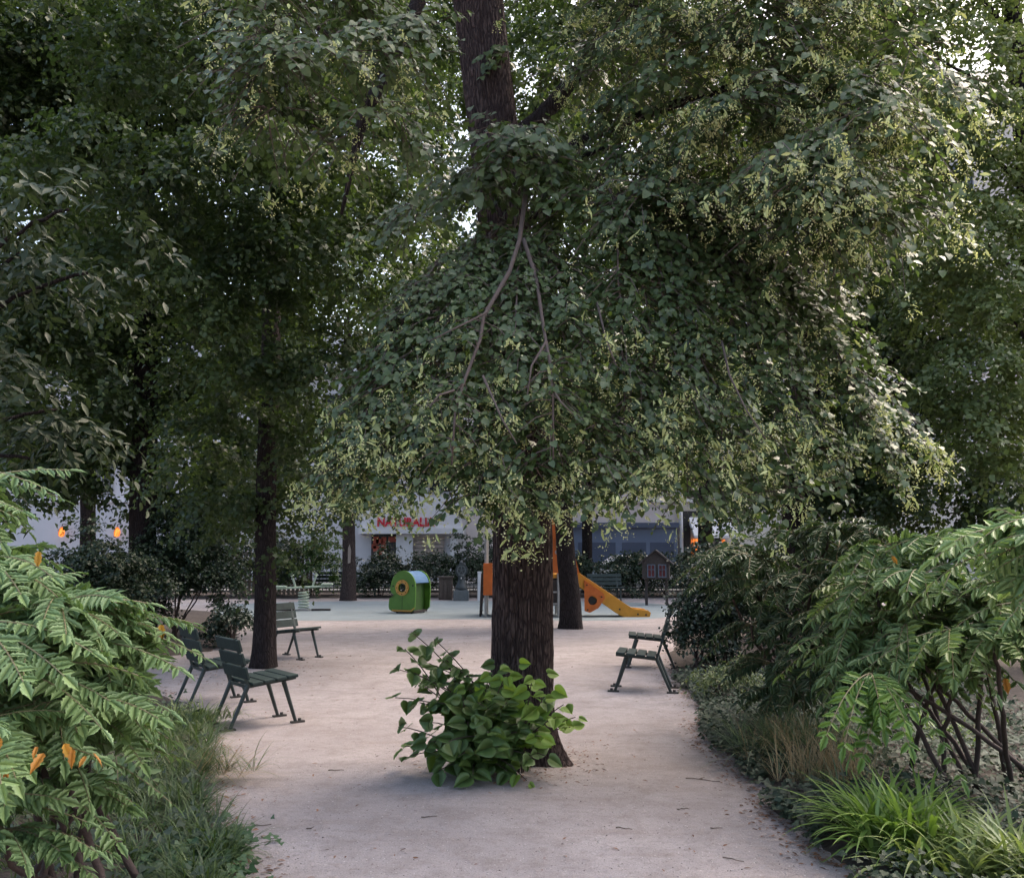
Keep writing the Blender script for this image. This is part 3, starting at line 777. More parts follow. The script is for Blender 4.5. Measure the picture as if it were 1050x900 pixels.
# ------------------------------------------------------------------ fountain, post, cabinet, book box
fg = G(473, 615.5); fo = empty('drinking_fountain', (fg[0], fg[1], 0)); tag(fo, 'dark iron bell shaped drinking fountain against the hedge', 'fountain')
q = MB(); q.box((0, 0, .16), (.50, .42, .32)); q.box((0, 0, .34), (.42, .36, .05)); q.build('plinth', M['ironlight'], fo, bevel=.015)
q = MB(); q.lathe([(.20,.36),(.20,.42),(.16,.50),(.125,.62),(.11,.74),(.14,.80),(.12,.84)], n=22); q.build('body', M['ironfountain'], fo, smooth=True)
q = MB(); q.prism(arc(0, .98, .20, .22, 0, 345, 24), (0, 0, 0), (1, 0, 0), (0, 0, 1), .14); q.lathe([(.05,1.18),(.08,1.22),(.03,1.28),(.008,1.32)], n=12); q.build('head', M['ironfountain'], fo, bevel=.02)
q = MB(); ro = arc(0, .98, .15, .16, 0, 345, 24); ri = arc(0, .98, .115, .125, 0, 345, 24); q.prism(ro, (0, -.08, 0), (1, 0, 0), (0, 0, 1), .02, holes=ri)
for a in range(5): q.bar((0, -.08, .98), (.12*math.cos(a*1.2566+.3), -.08, .98+.13*math.sin(a*1.2566+.3)), .02, .025)
q.build('medallion', M['ironlight'], fo)
q = MB(); q.tube([(0, -.1, .74), (0, -.2, .74), (0, -.22, .70)], .018, 8); q.build('spout', M['steel'], fo)
fg = G(457, 614.5); q = MB(); q.box((0, 0, .36), (.44, .44, .72)); q.box((0, 0, .745), (.52, .52, .05))
for x in (-.14, 0, .14): q.box((x, -.226, .36), (.11, .012, .64))
o = q.build('wooden_bin', M['binwood'], bevel=.01, loc=(fg[0], fg[1], 0)); tag(o, 'brown square wooden bin beside the iron fountain', 'bin')
fg = G(491.5, 616); q = MB(); q.box((0, 0, .45), (.12, .12, .9)); q.box((0, 0, .92), (.14, .14, .05)); q.box((.0, -.07, .7), (.09, .02, .25))
o = q.build('white_post', M['white'], bevel=.008, loc=(fg[0], fg[1], 0)); tag(o, 'short white post between fountain and orange tower', 'post')

fg = G(673.5, 620.5); bb = empty('book_box', (fg[0], fg[1], 0), R(-12)); tag(bb, 'little wooden house shaped box on two legs beside the hedge', 'book box')
q = MB(); q.prism([(-.40,.78),(.40,.78),(.40,1.28),(0,1.60),(-.40,1.28)], (0, 0, 0), (1, 0, 0), (0, 0, 1), .46); q.build('box', M['boxwood'], bb)
for s_ in (-1, 1):
    q = MB(); q.bar((0, 0, 1.635), (s_*.52, 0, 1.21), .60, .035, up=(0, 1, 0) if False else (0, 0, 1)); q.build('roof', M['boxwood'], bb)
    q = MB()
    x = s_*.16+.03
    for cx, cz, dx, dz in ((x, .845, .24, .03), (x, 1.20, .24, .03), (x-.105, 1.02, .03, .33), (x+.105, 1.02, .03, .33), (x, 1.02, .02, .33), (x, 1.06, .19, .02)): q.box((cx, -.245, cz), (dx, .03, dz))
    dr = q.build('door', M['boxframe'], bb)
    q = MB(); q.box((x, -.234, 1.02), (.18, .008, .32)); q.build('pane', M['redbook'], dr)
    q = MB(); q.box((s_*.30, 0, .39), (.08, .08, .78)); q.build('leg', M['boxwood'], bb)
#__LINDEN__
# ------------------------------------------------------------------ the big linden
base = G(535, 778)
LY = base[1]
lin = empty('linden_tree', (base[0], base[1], 0)); tag(lin, 'large linden in the middle of the path with drooping flowering branches', 'tree')
tp = [np.array([base[0], LY, -.05]), np.array([P(535,660,LY)[0], LY, .9]), P(534,560,LY), P(532,430,LY), P(524,280,LY+.05), P(512,170,LY+.1), P(494,40,LY+.15), P(478,-90,LY+.2), P(462,-260,LY+.3)]
px_w = [30, 30, 29.5, 28, 26, 24, 22.5, 22.5, 20]
rad = [px_w[i]/FP*math.hypot(tp[i][1], tp[i][2]-1.6) for i in range(len(tp))]
V, F = trunk_tube(tp, rad, 220, 64, .075, 3, flare=[(R(-30), .42, 1.15, .22), (R(200), .6, .35, .2), (R(80), .5, .4, .2)], rings=420)
np_mesh('trunk', V, F, M['bark'], lin, smooth=True)
# upper limbs
def add_branch(pts, r0, r1, mat='bark2', parent=lin, n=9, name='branch'):
    mb = MB(); k = len(pts)
    mb.tube(np.asarray(pts) - np.array(parent.location), np.linspace(r0, r1, k), n); return mb.build(name, M[mat], parent, smooth=True)
apx = P(533, 245, LY-.25)
add_branch(bez(P(505,150,LY), P(540,140,LY-.2), P(560,120,LY-.2), P(602,60,LY+.1), 12), .09, .06)
add_branch(bez(P(602,60,LY+.1), P(640,0,LY+.2), P(700,-40,LY), P(800,-60,LY-.6), 12), .06, .03)
add_branch(bez(P(476,-150,LY+.2), P(455,-40,LY-.2), P(425,10,LY-.6), P(374,118,LY-.7), 16), .075, .05)
add_branch(bez(P(374,118,LY-.7), P(366,140,LY-.7), P(362,170,LY-.7), P(350,220,LY-.7), 8), .05, .012)
add_branch(bez(P(385,75,LY-.7), P(350,40,LY-.8), P(330,30,LY-.9), P(290,12,LY-.9), 10), .028, .012)
add_branch(bez(P(520,200,LY), P(600,120,LY-.3), P(700,110,LY-.7), P(840,60,LY-1), 14), .06, .02)
add_branch(bez(P(525,230,LY), P(600,200,LY-.4), P(700,190,LY-.6), P(800,230,LY-.9), 14), .05, .018)
add_branch(bez(P(545,180,LY), P(590,230,LY-.2), P(560,150,LY-.4), P(640,150,LY-.6), 10), .04, .015)
LV = Leaves(TL); TWG = MB(); BR = []   # leaves, twigs, blossom sites
FACE = np.array([0, -.55, 0])
def droop_branch(a, b, belly, r0=.02, spn=26, show=True, length=.34, blossom=.3, back=0.0, t0=.1, m=11, mat='twig'):
    """a bough that leaves the trunk at a and hangs down to b, with leafy twigs off its length"""
    a = np.asarray(a, float); b = np.asarray(b, float); out = (b-a)*np.array([1, 1, 0])
    q = bez(a, a+out*.35+UP*belly, a+out*.85+UP*(b[2]-a[2])*.35, b, 16)
    q[1:-1] += rng.normal(0, .018, (14, 3))
    if show: add_branch(q, r0, .004, mat, n=6)
    nod = 1-(1-t0)*np.linspace(0, 1, 7)**1.3; nd = rng.integers(0, 7, spn); ts = np.clip(nod[nd]+rng.normal(0, .025, spn), t0*.8, 1); i = ts*15
    p = np.stack([np.interp(i, np.arange(16), q[:, k]) for k in range(3)], 1)
    T = nrm(np.stack([np.interp(np.clip(i+.8, 0, 15), np.arange(16), q[:, k]) for k in range(3)], 1) - p + 1e-6)
    S = nrm(np.cross(T, UP)+1e-4)
    sgn = rng.choice([-1, 1], spn)[:, None]
    d = T*.45 + S*sgn*rng.uniform(.1, 1.2, (spn, 1)) + nrm(out)*.35 + rng.normal(0, .22, (spn, 3)) + UP*.10
    tips = sprays(LV, p, d, length*rng.uniform(.55, 1.2, spn), m, .047, .42, FACE*.7, .26, TWG)
    hot = rng.random(7) < blossom*np.array([1.2, .9, .5, .3, .15, .1, .0]); k = hot[nd] & (rng.random(spn) < .8)
    BR.append(tips[k])
    return q
rim = [(345,490,5.7),(372,455,5.5),(395,470,5.4),(428,478,5.3),(360,490,5.6),(450,490,5.25),(480,508,5.3),(505,515,5.4),(535,515,5.3),(565,508,5.35),(600,500,5.4),(630,500,5.5),(665,495,5.5),(395,440,5.5),(440,470,5.3),(500,500,5.2),(550,480,5.2),(610,470,5.3),(385,420,5.8),(470,420,5.4),(585,430,5.4),(430,370,5.7),(530,420,5.3)]
for px, py, d in rim:
    droop_branch(apx+rng.normal(0, .06, 3), P(px, py, d), .02, .012, 62, rng.random() < .5, .27, .75, t0=.60 if px < 450 else .46)
# the bare forked boughs in front of the trunk
q1 = np.array([P(541,180,6.0), P(536,240,5.75), P(520,275,5.55), P(500,320,5.3), P(490,345,5.2), P(474,390,5.05), P(462,420,4.98), P(462,475,4.95)])
q1 += np.array([0, .10, 0]); q1[1:-1] += rng.normal(0, .012, (len(q1)-2, 3)); add_branch(q1, .018, .006, 'twig', n=8)
q2 = np.array([P(537,240,5.75), P(549,280,5.55), P(558,330,5.3), P(563,370,5.1), P(567,410,5.0), P(568,475,4.95)])
q2 += np.array([0, .10, 0]); q2[1:-1] += rng.normal(0, .012, (len(q2)-2, 3)); add_branch(q2, .015, .005, 'twig', n=8)
for pts in ([(466,400,5.02),(450,405,4.98),(440,418,4.95)], [(495,385,5.1),(515,430,5.0),(530,455,4.95)], [(500,320,5.3),(470,335,5.2),(440,350,5.2)], [(560,350,5.2),(545,375,5.1),(540,410,5.0)], [(567,400,5.02),(575,412,4.97),(588,425,4.95)], [(740,350,5.6),(748,385,5.4),(765,420,5.3),(785,450,5.25)], [(612,310,5.6),(622,350,5.4),(632,375,5.3)]):
    add_branch(np.array([P(*p) for p in pts]), .008, .004, 'twig', n=5)
# right flank of the skirt
apr = P(600, 205, LY-.3)
for px, py, d in [(930,455,6.1),(905,480,6.0),(880,440,6.1),(850,495,5.9),(860,400,6.2),(810,500,5.8),(775,505,5.8),(740,510,5.7),(705,510,5.6),(820,430,5.9),(780,440,5.8),(740,450,5.6),(700,455,5.5),(660,460,5.5),(830,370,6.2),(760,390,5.8),(790,350,6.1),(720,400,5.7),(670,400,5.6),(640,430,5.5), (895,455,6.0), (840,460,5.8)]:
    st = apr + (P(px, py, d)-apr)*np.array([.12, .12, 0]) + rng.normal(0, .08, 3)
    droop_branch(st, P(px, py, d), .10, .012, 60, rng.random() < .4, .27, .55, t0=.50)
# upper masses of the crown
UPC = [((640,40,6.6),(.45,.4,.35)), ((700,70,6.2),(.55,.5,.35)), ((770,30,6.0),(.6,.5,.35)), ((830,90,5.7),(.5,.5,.35)), ((890,50,5.9),(.45,.5,.4)), ((890,140,5.5),(.3,.4,.35)), ((740,150,5.9),(.55,.5,.3)),
       ((670,130,6.3),(.4,.4,.3)), ((830,190,5.6),(.42,.4,.3)), ((770,205,5.8),(.45,.4,.22)), ((700,195,6.0),(.45,.4,.22)), ((868,225,5.5),(.25,.3,.22)), ((650,210,6.3),(.35,.3,.2)), ((720,-60,6.2),(.9,.7,.4)), ((880,-50,5.9),(.6,.6,.4)),
       ((900,200,5.6),(.2,.3,.3)), ((930,90,5.9),(.25,.3,.4))]
t1 = crown_clumps(LV, [(P(*c), r) for c, r in UPC], 60, 11, .054, .34, .5, TWG, FACE, jit=.26); i1 = crown_clumps.ids
UPL = [((290,95,5.3),(.34,.35,.22)), ((330,40,5.4),(.4,.35,.25)), ((385,130,5.5),(.2,.25,.18)), ((260,20,5.5),(.35,.3,.3)), ((420,30,5.9),(.3,.3,.25)), ((300,-40,5.5),(.5,.4,.3))]
t2 = crown_clumps(LV, [(P(*c), r) for c, r in UPL], 60, 11, .054, .32, .5, TWG, FACE, jit=.26); i2 = crown_clumps.ids
UPD = [((545,165,6.3),(.45,.35,.2)), ((600,140,6.5),(.4,.35,.2)), ((500,215,6.4),(.28,.3,.2)), ((590,210,6.3),(.35,.3,.2)), ((620,265,6.5),(.5,.4,.22)), ((545,125,6.3),(.3,.3,.15)), ((475,180,6.5),(.2,.2,.10)), ((452,210,7.4),(.35,.25,.25)), ((440,150,7.4),(.25,.25,.2)), ((490,135,6.1),(.24,.2,.09)), ((512,170,6.1),(.25,.2,.1)), ((690,285,6.7),(.4,.4,.2)), ((560,60,7.4),(.4,.4,.3))]
ABV = [((560,-260,7.0),(1.5,1.3,.6)), ((760,-240,6.6),(1.4,1.3,.6)), ((420,-240,7.2),(1.2,1.2,.6)), ((650,-330,7.5),(2.2,1.6,.8)), ((900,-220,6.2),(1.0,1.1,.6)), ((560,-150,7.2),(.9,.8,.4))]  # unseen crown above the frame, added to shade the leaves below
crown_clumps(LV, [(P(*c), r) for c, r in ABV], 34, 9, .075, .4, .5, None, FACE)
t3 = crown_clumps(LV, [(P(*c), r) for c, r in UPD], 40, 10, .065, .32, .55, TWG, FACE, jit=.26)
h1 = rng.random(i1.max()+1) < .68; h2 = rng.random(i2.max()+1) < .3
BR += [t1[h1[i1] & (rng.random(len(t1)) < .8)], t2[h2[i2] & (rng.random(len(t2)) < .8)]]
# inside of the crown: limbs' leaves behind the outer boughs
INC = [((540,330,7.1),(.7,.4,.4)), ((640,360,7.2),(.9,.4,.35)), ((740,370,7.2),(.6,.4,.3)), ((450,430,6.7),(.45,.3,.25)), ((560,440,7.3),(.9,.3,.35)), ((700,440,7.0),(1.0,.4,.3)), ((820,430,6.9),(.6,.4,.3))]
crown_clumps(LV, [(P(*c), r) for c, r in INC], 20, 9, .07, .36, .5, None, FACE)
for q in (q1, q2):
    i = rng.uniform(2.5, len(q)-1, 26); p = np.stack([np.interp(i, np.arange(len(q)), q[:, k]) for k in range(3)], 1)
    sprays(LV, p, rng.normal(0, 1, (26, 3))*np.array([1, .5, .35]), .2, 8, .045, .5, FACE, .3, TWG)
LV.build('crown', M['linden'], lin)
TWG.v = [tuple(np.array(v)-np.array(lin.location)) for v in TWG.v]
TWG.build('twigs', M['twig'], lin)
# flower clusters: a pale bract with a stalk of small flowers under it
S_ = np.vstack(BR); S_ = S_[rng.random(len(S_)) < .95]
S_ = np.repeat(S_, 3, 0) + rng.normal(0, .035, (len(S_)*3, 3)) + np.array([0, -.03, -.01])
nb = len(S_)
bl = Leaves(TLN)
bd = np.stack([rng.normal(0, .6, nb), rng.normal(-.25, .5, nb), -np.abs(rng.normal(.75, .4, nb))], 1)
bl.add(S_, nrm(bd), rng.normal(0, 1, (nb, 3))+np.array([0, -.6, .6]), rng.uniform(.045, .085, nb), rng.uniform(.035, .06, nb))
bl.build('bracts', M['bract'], lin)
fl_p = np.repeat(S_ + np.array([0, 0, -.045]), 11, 0) + rng.normal(0, .022, (nb*11, 3))
fl = Leaves(tmpl_small())
fl.add(fl_p, rng.normal(0, 1, (nb*11, 3)), rng.normal(0, 1, (nb*11, 3)), rng.uniform(.008, .015, nb*11))
fl.build('blossoms', M['flower'], lin)

# shoots at the foot of the linden
sb = G(500, 792); su = empty('sprouting_shrub', (sb[0], sb[1], 0)); tag(su, 'bushy green leafy shoots sprouting at the foot of the linden trunk', 'shrub')
SL, SY, ST = Leaves(TB), Leaves(TB), MB()
def shoot(a, b, bend, n, size, L):
    a = np.asarray(a); b = np.asarray(b); ln = np.linalg.norm(b-a)
    q = bez(a, a+UP*bend*ln, b-(b-a)*.3+UP*.15*ln, b, 9)
    ST.tube(q-np.array(su.location), np.linspace(.007, .003, 9), 5)
    ts = np.linspace(.18, 1.0, n); i = ts*8
    p = np.stack([np.interp(i, np.arange(9), q[:, k]) for k in range(3)], 1)
    T = nrm(b-a); S = nrm(np.cross(T, UP)+np.array([0, .2, 0]))
    sg = np.where(np.arange(n) % 2 == 0, 1, -1)[:, None]
    d = T*.35 + S*sg*.85 + np.array([0, -.3, -.35]) + rng.normal(0, .3, (n, 3))
    nn = np.array([0, -.75, .75]) + (b-a)*np.array([.3, .3, 0])/ln + rng.normal(0, .32, (n, 3))
    pet = nrm(d)*.03
    L.add(p+pet, d, nn, size*rng.uniform(.7, 1.2, n)*np.linspace(1.12, .72, n))
rt = lambda: np.array([sb[0]+rng.uniform(-.2, .25), sb[1]+rng.uniform(-.1, .12), .02])
for px, py, dd, n, bend in [(422,648,-.1,9,.5),(404,685,-.05,9,.4),(408,745,-.1,7,.2),(440,680,.0,10,.5),(470,690,-.1,10,.5),(450,720,-.25,10,.4),(430,720,-.1,9,.4),(500,700,-.2,10,.5),(520,720,-.3,10,.5),(545,740,-.25,9,.4),(480,740,-.4,9,.4),(440,760,-.3,8,.3),(420,775,-.15,7,.2),(510,765,-.45,9,.4),(545,775,-.35,8,.3),(470,775,-.45,8,.3),(530,750,-.3,9,.4),(455,700,-.15,9,.4),(490,720,-.3,10,.5),(560,720,-.1,8,.5),(430,700,.05,9,.4),(520,790,-.3,6,.2),(450,790,-.3,7,.2),(485,795,-.4,6,.2),(415,765,.05,7,.2),(415,665,.0,9,.4),(445,655,.0,9,.5),(455,675,-.1,9,.5),(425,690,-.15,9,.4),(405,715,-.05,8,.3),(485,700,.0,9,.5),(440,740,-.35,9,.3),(500,750,-.45,9,.3),(560,775,-.3,7,.3),(460,760,-.5,9,.3),(535,720,-.2,9,.4),(475,715,-.35,9,.4),(510,680,-.02,8,.5)]:
    shoot(rt(), P(px, py, sb[1]+dd), bend, n+1, .145, SL)
for px, py, dd, n in [(530,680,-.12,5),(558,690,-.1,5),(505,690,-.1,4),(585,745,-.08,5),(578,722,-.05,4),(590,735,-.02,3),(480,705,-.1,4),(555,755,-.3,3),(540,800,-.3,3),(545,700,-.2,5),(520,690,-.2,5),(565,705,-.15,5),(570,735,-.15,4)]:
    shoot(rt()+np.array([.12, 0, 0]), P(px, py, sb[1]+dd-.12), .4, n+3, .12, SY)
for L in (SY,):   # young leaves only near shoot ends
    for k in range(len(L.p)):
        h = max(2, len(L.p[k])-4); L.p[k] = L.p[k][h-1:]; L.d[k] = L.d[k][h-1:]; L.n[k] = L.n[k][h-1:]; L.s[k] = L.s[k][h-1:]; L.w[k] = L.w[k][h-1:]
SL.build('foliage', M['sucker'], su); SY.build('young_leaves', M['linden_young'], su); ST.build('stems', M['stem'], su)
#__TREES__
# ------------------------------------------------------------------ the other trees
def tree(name, label, bpt, pts, rads, clumps, leafmat, per=16, n=9, size=.085, length=.5, barkm='bark2', seg=40, limbs=5, group='trees round the playground', face=None, tm=TS, amp=.06, seed=5, shell=.35, flare=None):
    t = empty(name, (bpt[0], bpt[1], 0)); tag(t, label, 'tree', group)
    V, F = trunk_tube(pts, rads, seg, 18, amp, seed, flare or [(1.0, .7, .35, .2), (3.6, .6, .4, .2), (5.2, .5, .4, .2)], rings=90)
    np_mesh('trunk', V, F, M[barkm], t, smooth=True)
    L = Leaves(tm)
    crown_clumps(L, clumps, per, n, size, length, .45, None, face, .8, .42, shell)
    L.build('crown', M[leafmat], t)
    ptsA = np.asarray(pts)
    order = sorted(clumps, key=lambda c: -np.prod(np.broadcast_to(c[1], 3)))[:limbs]
    for c, r in order:
        c = np.asarray(c); zt = c[2]-.5*abs(math.hypot(*(c[:2]-ptsA[-1][:2])))
        zt = np.clip(zt, ptsA[1][2]+.6, ptsA[-1][2])
        a = np.array([np.interp(zt, ptsA[:, 2], ptsA[:, k]) for k in range(3)])
        add_branch(limb(a, c, .1), max(.02, rads[-1]*.5), .012, barkm, t, 7)
    return t
def vert(px, py, top_px, top_py, Y, n=5):
    a = G(px, py); b = P(top_px, top_py, Y)
    return [a*np.array([1, 1, 0])-UP*.05 + (b-a*np.array([1, 1, 0]))*k/(n-1) for k in range(n)]
def C(*items): return [(P(px, py, d), r) for px, py, d, r in items]
# dark tree left of the path
g = G(271, 684); Yb = g[1]
tree('dark_tree', 'dark slender tree rising behind the nearest left chair', g, [g-UP*.05, P(272,600,Yb), P(273,500,Yb), P(276,400,Yb), P(279,320,Yb), P(285,200,Yb), P(290,60,Yb)], [.165,.145,.14,.135,.125,.10,.07],
     C((220,-120,12,(2.4,1.8,1.2)), (80,-100,11.5,(1.8,1.6,1.0)), (360,-110,12.5,(2.0,1.6,1.0)), (200,60,11,(1.6,1.2,.9)), (330,60,12,(1.3,1.2,.8)), (120,170,10.5,(1.0,1.0,.7)), (240,180,10.5,(1.3,1.0,.7)), (350,190,11.5,(.9,1.0,.7)), (180,280,10.8,(1.1,1.0,.6)), (300,270,11,(1.1,.9,.6)), (400,290,11.5,(.8,.8,.55)), (230,350,11.2,(.9,.7,.5)), (330,370,11.6,(.8,.7,.5)),  # first three clumps: unseen upper crown, added to darken the leaves beneath
       (390,400,12.4,(.5,.5,.4)), (230,430,12.2,(.6,.6,.4)), (330,450,12.6,(.5,.5,.45)), (225,500,12.6,(.5,.4,.35)), (300,520,12.8,(.35,.3,.3)), (272,565,12.0,(.22,.18,.22)), (400,180,12,(.6,.7,.6)), (200,470,12.8,(.4,.4,.35)), (385,470,12.6,(.35,.35,.35)), (365,520,12.8,(.35,.3,.3)), (350,480,13.6,(.45,.4,.3)), (310,425,13.8,(.6,.5,.35)), (205,455,13.6,(.5,.4,.3)), (385,435,13.6,(.5,.4,.35)), (240,530,13.4,(.3,.3,.2)), (410,330,13.5,(.7,.6,.5)), (300,480,13.8,(.45,.4,.3)), (385,500,13.6,(.35,.3,.22))),
     'dark_leaf', per=44, n=10, size=.085, length=.45)
# left back tree
g = P(147, 610, 17) * np.array([1, 1, 0])
tree('dark_tree', 'dark tree with thick trunk standing behind the left dark shrubs', g, [g-UP*.05, P(147,500,17), P(149,420,17), P(150,320,17), P(150,150,17)], [.26,.24,.22,.2,.14],
     C((150,100,17,(2.5,1.8,1.5)), (40,180,16,(1.8,1.5,1.2)), (60,60,15.5,(2,1.5,1.3)), (250,200,17.5,(1.8,1.5,1.2)), (120,300,16.5,(1.8,1.3,1.0)), (220,360,17,(1.5,1.2,.8)), (60,390,16,(1.3,1.1,.9)), (180,420,17.6,(1.1,.9,.6)), (110,460,17.2,(.6,.6,.4)), (205,475,17.4,(.8,.6,.4)), (255,465,17.8,(.8,.6,.45)), (240,520,18,(.5,.5,.3)), (45,485,16.2,(.5,.5,.3)), (310,490,18.5,(.7,.6,.4)), (180,505,18,(.5,.5,.25)), (250,100,17.5,(1.8,1.5,1.2)), (370,130,18,(1.6,1.4,1.2)), (220,500,17.6,(.6,.6,.4)), (70,470,16.5,(.8,.8,.5)), (10,20,16,(1.8,1.4,1.2)), (-30,80,15,(1.5,1.2,1.2)), (160,10,17,(2.2,1.6,1.2)), (330,20,18,(2,1.6,1.2)), (0,300,15.5,(1.2,1,1.0)), (250,290,18,(1.8,1.4,1.2)), (0,510,16.5,(.5,.5,.3))),
     'dark_leaf', per=36, n=10, size=.12, length=.65, limbs=4, seed=8)
g = P(90, 610, 24)*np.array([1, 1, 0])
tree('dark_tree', 'thin dark tree at far left between the two orange lanterns', g, [g-UP*.05, P(90,540,24), P(89,450,24), P(88,300,24)], [.2,.19,.17,.12],
     C((40,330,24,(2.5,2,1.5)), (120,240,24,(2.5,2,1.5)), (30,440,24,(1.6,1.5,1.0)), (0,120,24,(3,2,2)), (140,390,24,(1.6,1.2,1.0))), 'mid_leaf', per=24, n=10, size=.15, length=.8, limbs=3, seed=9)
# scarred trunk far left centre
g = G(357, 615.5); Yd = g[1]
sct = tree('scarred_tree', 'grey trunked tree with a pale bark scar beside the far bench', g, [g-UP*.05, P(358,580,Yd), P(358,545,Yd), P(357,480,Yd), P(356,330,Yd)], [.25,.215,.2,.19,.12],
     C((352,490,Yd,(1.0,.8,.4)), (310,430,Yd,(2.2,1.5,1.2)), (420,410,Yd,(2.2,1.5,1.2)), (360,320,Yd,(2.8,2,1.5)), (450,300,Yd+1,(2.4,1.8,1.6)), (270,330,Yd,(2.2,1.8,1.4)), (430,235,Yd+1,(2.2,1.6,1.2)), (475,455,Yd+1,(1.5,1.0,.6)), (340,230,Yd+1,(2.2,1.6,1.2)), (410,455,Yd,(1,.8,.35)), (300,495,Yd,(1.2,.8,.5))),
     'mid_leaf', per=16, n=10, size=.14, length=.75, barkm='bark3', limbs=4, seed=11)
q = MB(); pc = P(359, 568, Yd) - np.array(sct.location); q.prism([(-.03,-.3),(.05,-.28),(.07,.1),(.02,.32),(-.03,.2)], (pc[0], pc[1]-.225, pc[2]), (1, 0, 0), (0, 0, 1), .03); q.build('bark_scar', M['shutter'], sct)
# trunk right behind the linden
g = G(586, 644); Ye = g[1]
tree('leaning_tree', 'bare dark trunk in front of the slide just right of the big linden', g, [g-UP*.05, P(585,610,Ye), P(580,560,Ye), P(577,500,Ye), P(572,400,Ye), P(560,250,Ye), P(552,100,Ye)], [.235,.21,.19,.185,.18,.15,.1],
     C((560,60,19,(1.6,1.3,1.0)), (640,300,19.5,(1.8,1.2,1.1)), (500,300,19,(1.6,1.2,1.0)), (590,400,19,(1.6,1.0,.8)), (700,380,20,(1.6,1.2,.9)), (640,10,19,(1.2,1.2,.7)), (650,180,19.5,(1.6,1.2,.9)), (480,400,19.4,(1.2,.9,.7)), (520,470,19.4,(1.2,.7,.5)), (650,450,19.5,(1.4,.9,.5)), (450,20,19.5,(1.4,1.2,.8)), (590,-30,19,(1.6,1.2,.8))),
     'dark_leaf', per=30, n=10, size=.12, length=.65, limbs=4, seed=13)
# street trees beyond the hedge
g = P(602, 600, 34)*np.array([1, 1, 0])
tf = tree('street_tree', 'thin trunked street tree in front of the blue shopfront', g, [g-UP*.05, P(602,550,34), P(602,470,34), P(600,300,34)], [.2,.19,.18,.12],
     C((600,430,34,(3,2,1.6)), (540,330,35,(3,2,1.8)), (660,330,35,(3,2,1.8)), (600,240,35,(3,2,1.6)), (480,180,35,(1.8,1.5,1.0)), (620,100,36,(2.0,1.5,1.0)), (700,470,35,(1.4,1.2,.9)), (450,90,36,(2.6,1.8,1.6)), (400,40,36,(2.6,1.8,1.6)), (560,150,36,(2.4,1.8,1.6)), (560,20,36,(2.2,1.6,1.2)), (530,470,34,(1.6,1.2,.7))), 'mid_leaf', per=18, n=10, size=.17, length=.95, limbs=4, group='street trees beyond the hedge', seed=15)
g = P(723, 600, 31)*np.array([1, 1, 0])
tree('street_tree', 'dark street tree beside the white awning at right', g, [g-UP*.05, P(723,550,31), P(723,480,31), P(724,350,31)], [.25,.235,.22,.14],
     C((730,430,31,(2.4,1.8,1.3)), (800,380,31,(2.4,1.8,1.5)), (760,280,32,(2.8,2,1.8)), (860,300,32,(2.5,2,1.8)), (770,490,31,(1.4,1.1,.55)), (840,460,31,(1.8,1.2,1.0)), (680,420,31.5,(1.5,1.2,1.0)), (760,180,32,(2.5,2,1.5)), (745,525,30.5,(.8,.6,.35)), (700,250,32,(2,1.5,1.4)), (780,80,32,(2.4,2,1.6)), (690,130,32,(2.4,1.8,1.6)), (700,30,32,(2.4,1.8,1.8)), (840,180,32,(2.4,2,1.8)), (910,120,32,(2.4,2,1.8)), (920,230,32,(2.4,2,1.6)), (880,20,32,(2.4,2,1.6))), 'dark_leaf', per=20, n=10, size=.16, length=.85, limbs=4, group='street trees beyond the hedge', seed=17)
# right hand trees
g = P(818, 610, 14)*np.array([1, 1, 0])
tree('dark_tree', 'dark tree standing behind the feathery right shrubs', g, [g-UP*.05, P(818,540,14), P(820,480,14), P(828,380,14), P(840,250,14)], [.27,.25,.24,.2,.12],
     C((880,120,14,(1.8,1.5,1.2)), (850,330,14,(1.0,.9,.7)), (900,380,13.8,(1.1,.9,.7)), (960,320,13.5,(1.0,.9,.7)), (900,470,13.8,(1.0,.8,.45)), (990,430,13.2,(1.1,.9,.7)), (860,490,14,(.8,.7,.35)), (950,250,13.8,(1.0,.9,.6)), (790,470,14.2,(.5,.5,.35)), (1040,330,13.2,(.9,.9,.8)), (940,490,13,(.8,.7,.35)), (870,420,14.2,(.9,.8,.5)), (870,520,14,(.7,.6,.25)), (960,520,13,(.8,.7,.3)), (800,505,14.2,(.4,.4,.2)), (1030,510,12.5,(.6,.6,.4))),
     'dark_leaf', per=44, n=10, size=.088, length=.48, limbs=5, seed=19)
g = P(1085, 620, 12)*np.array([1, 1, 0])
tree('leafy_tree', 'pale green leafy tree filling the upper right corner', g, [g-UP*.05, P(1080,520,12), P(1065,330,12), P(1050,120,12), P(1035,-20,12)], [.24,.22,.18,.14,.1],
     C((960,60,11.5,(.8,.8,.7)), (1000,150,11.5,(.8,.8,.7)), (950,180,11.8,(.6,.7,.7)), (1010,250,11.2,(.7,.7,.6)), (1040,330,11,(.7,.7,.6)), (980,-20,11.5,(.9,.8,.6)), (1060,20,11.8,(.35,.5,.3)), (1060,200,11.4,(.4,.6,.6)), (960,300,11.6,(.55,.6,.4)), (1045,440,10.6,(.6,.6,.6)), (1000,380,11,(.6,.6,.5)), (920,20,12,(.5,.6,.6))),
     'light_leaf', per=60, n=10, size=.078, length=.42, limbs=6, seed=21)
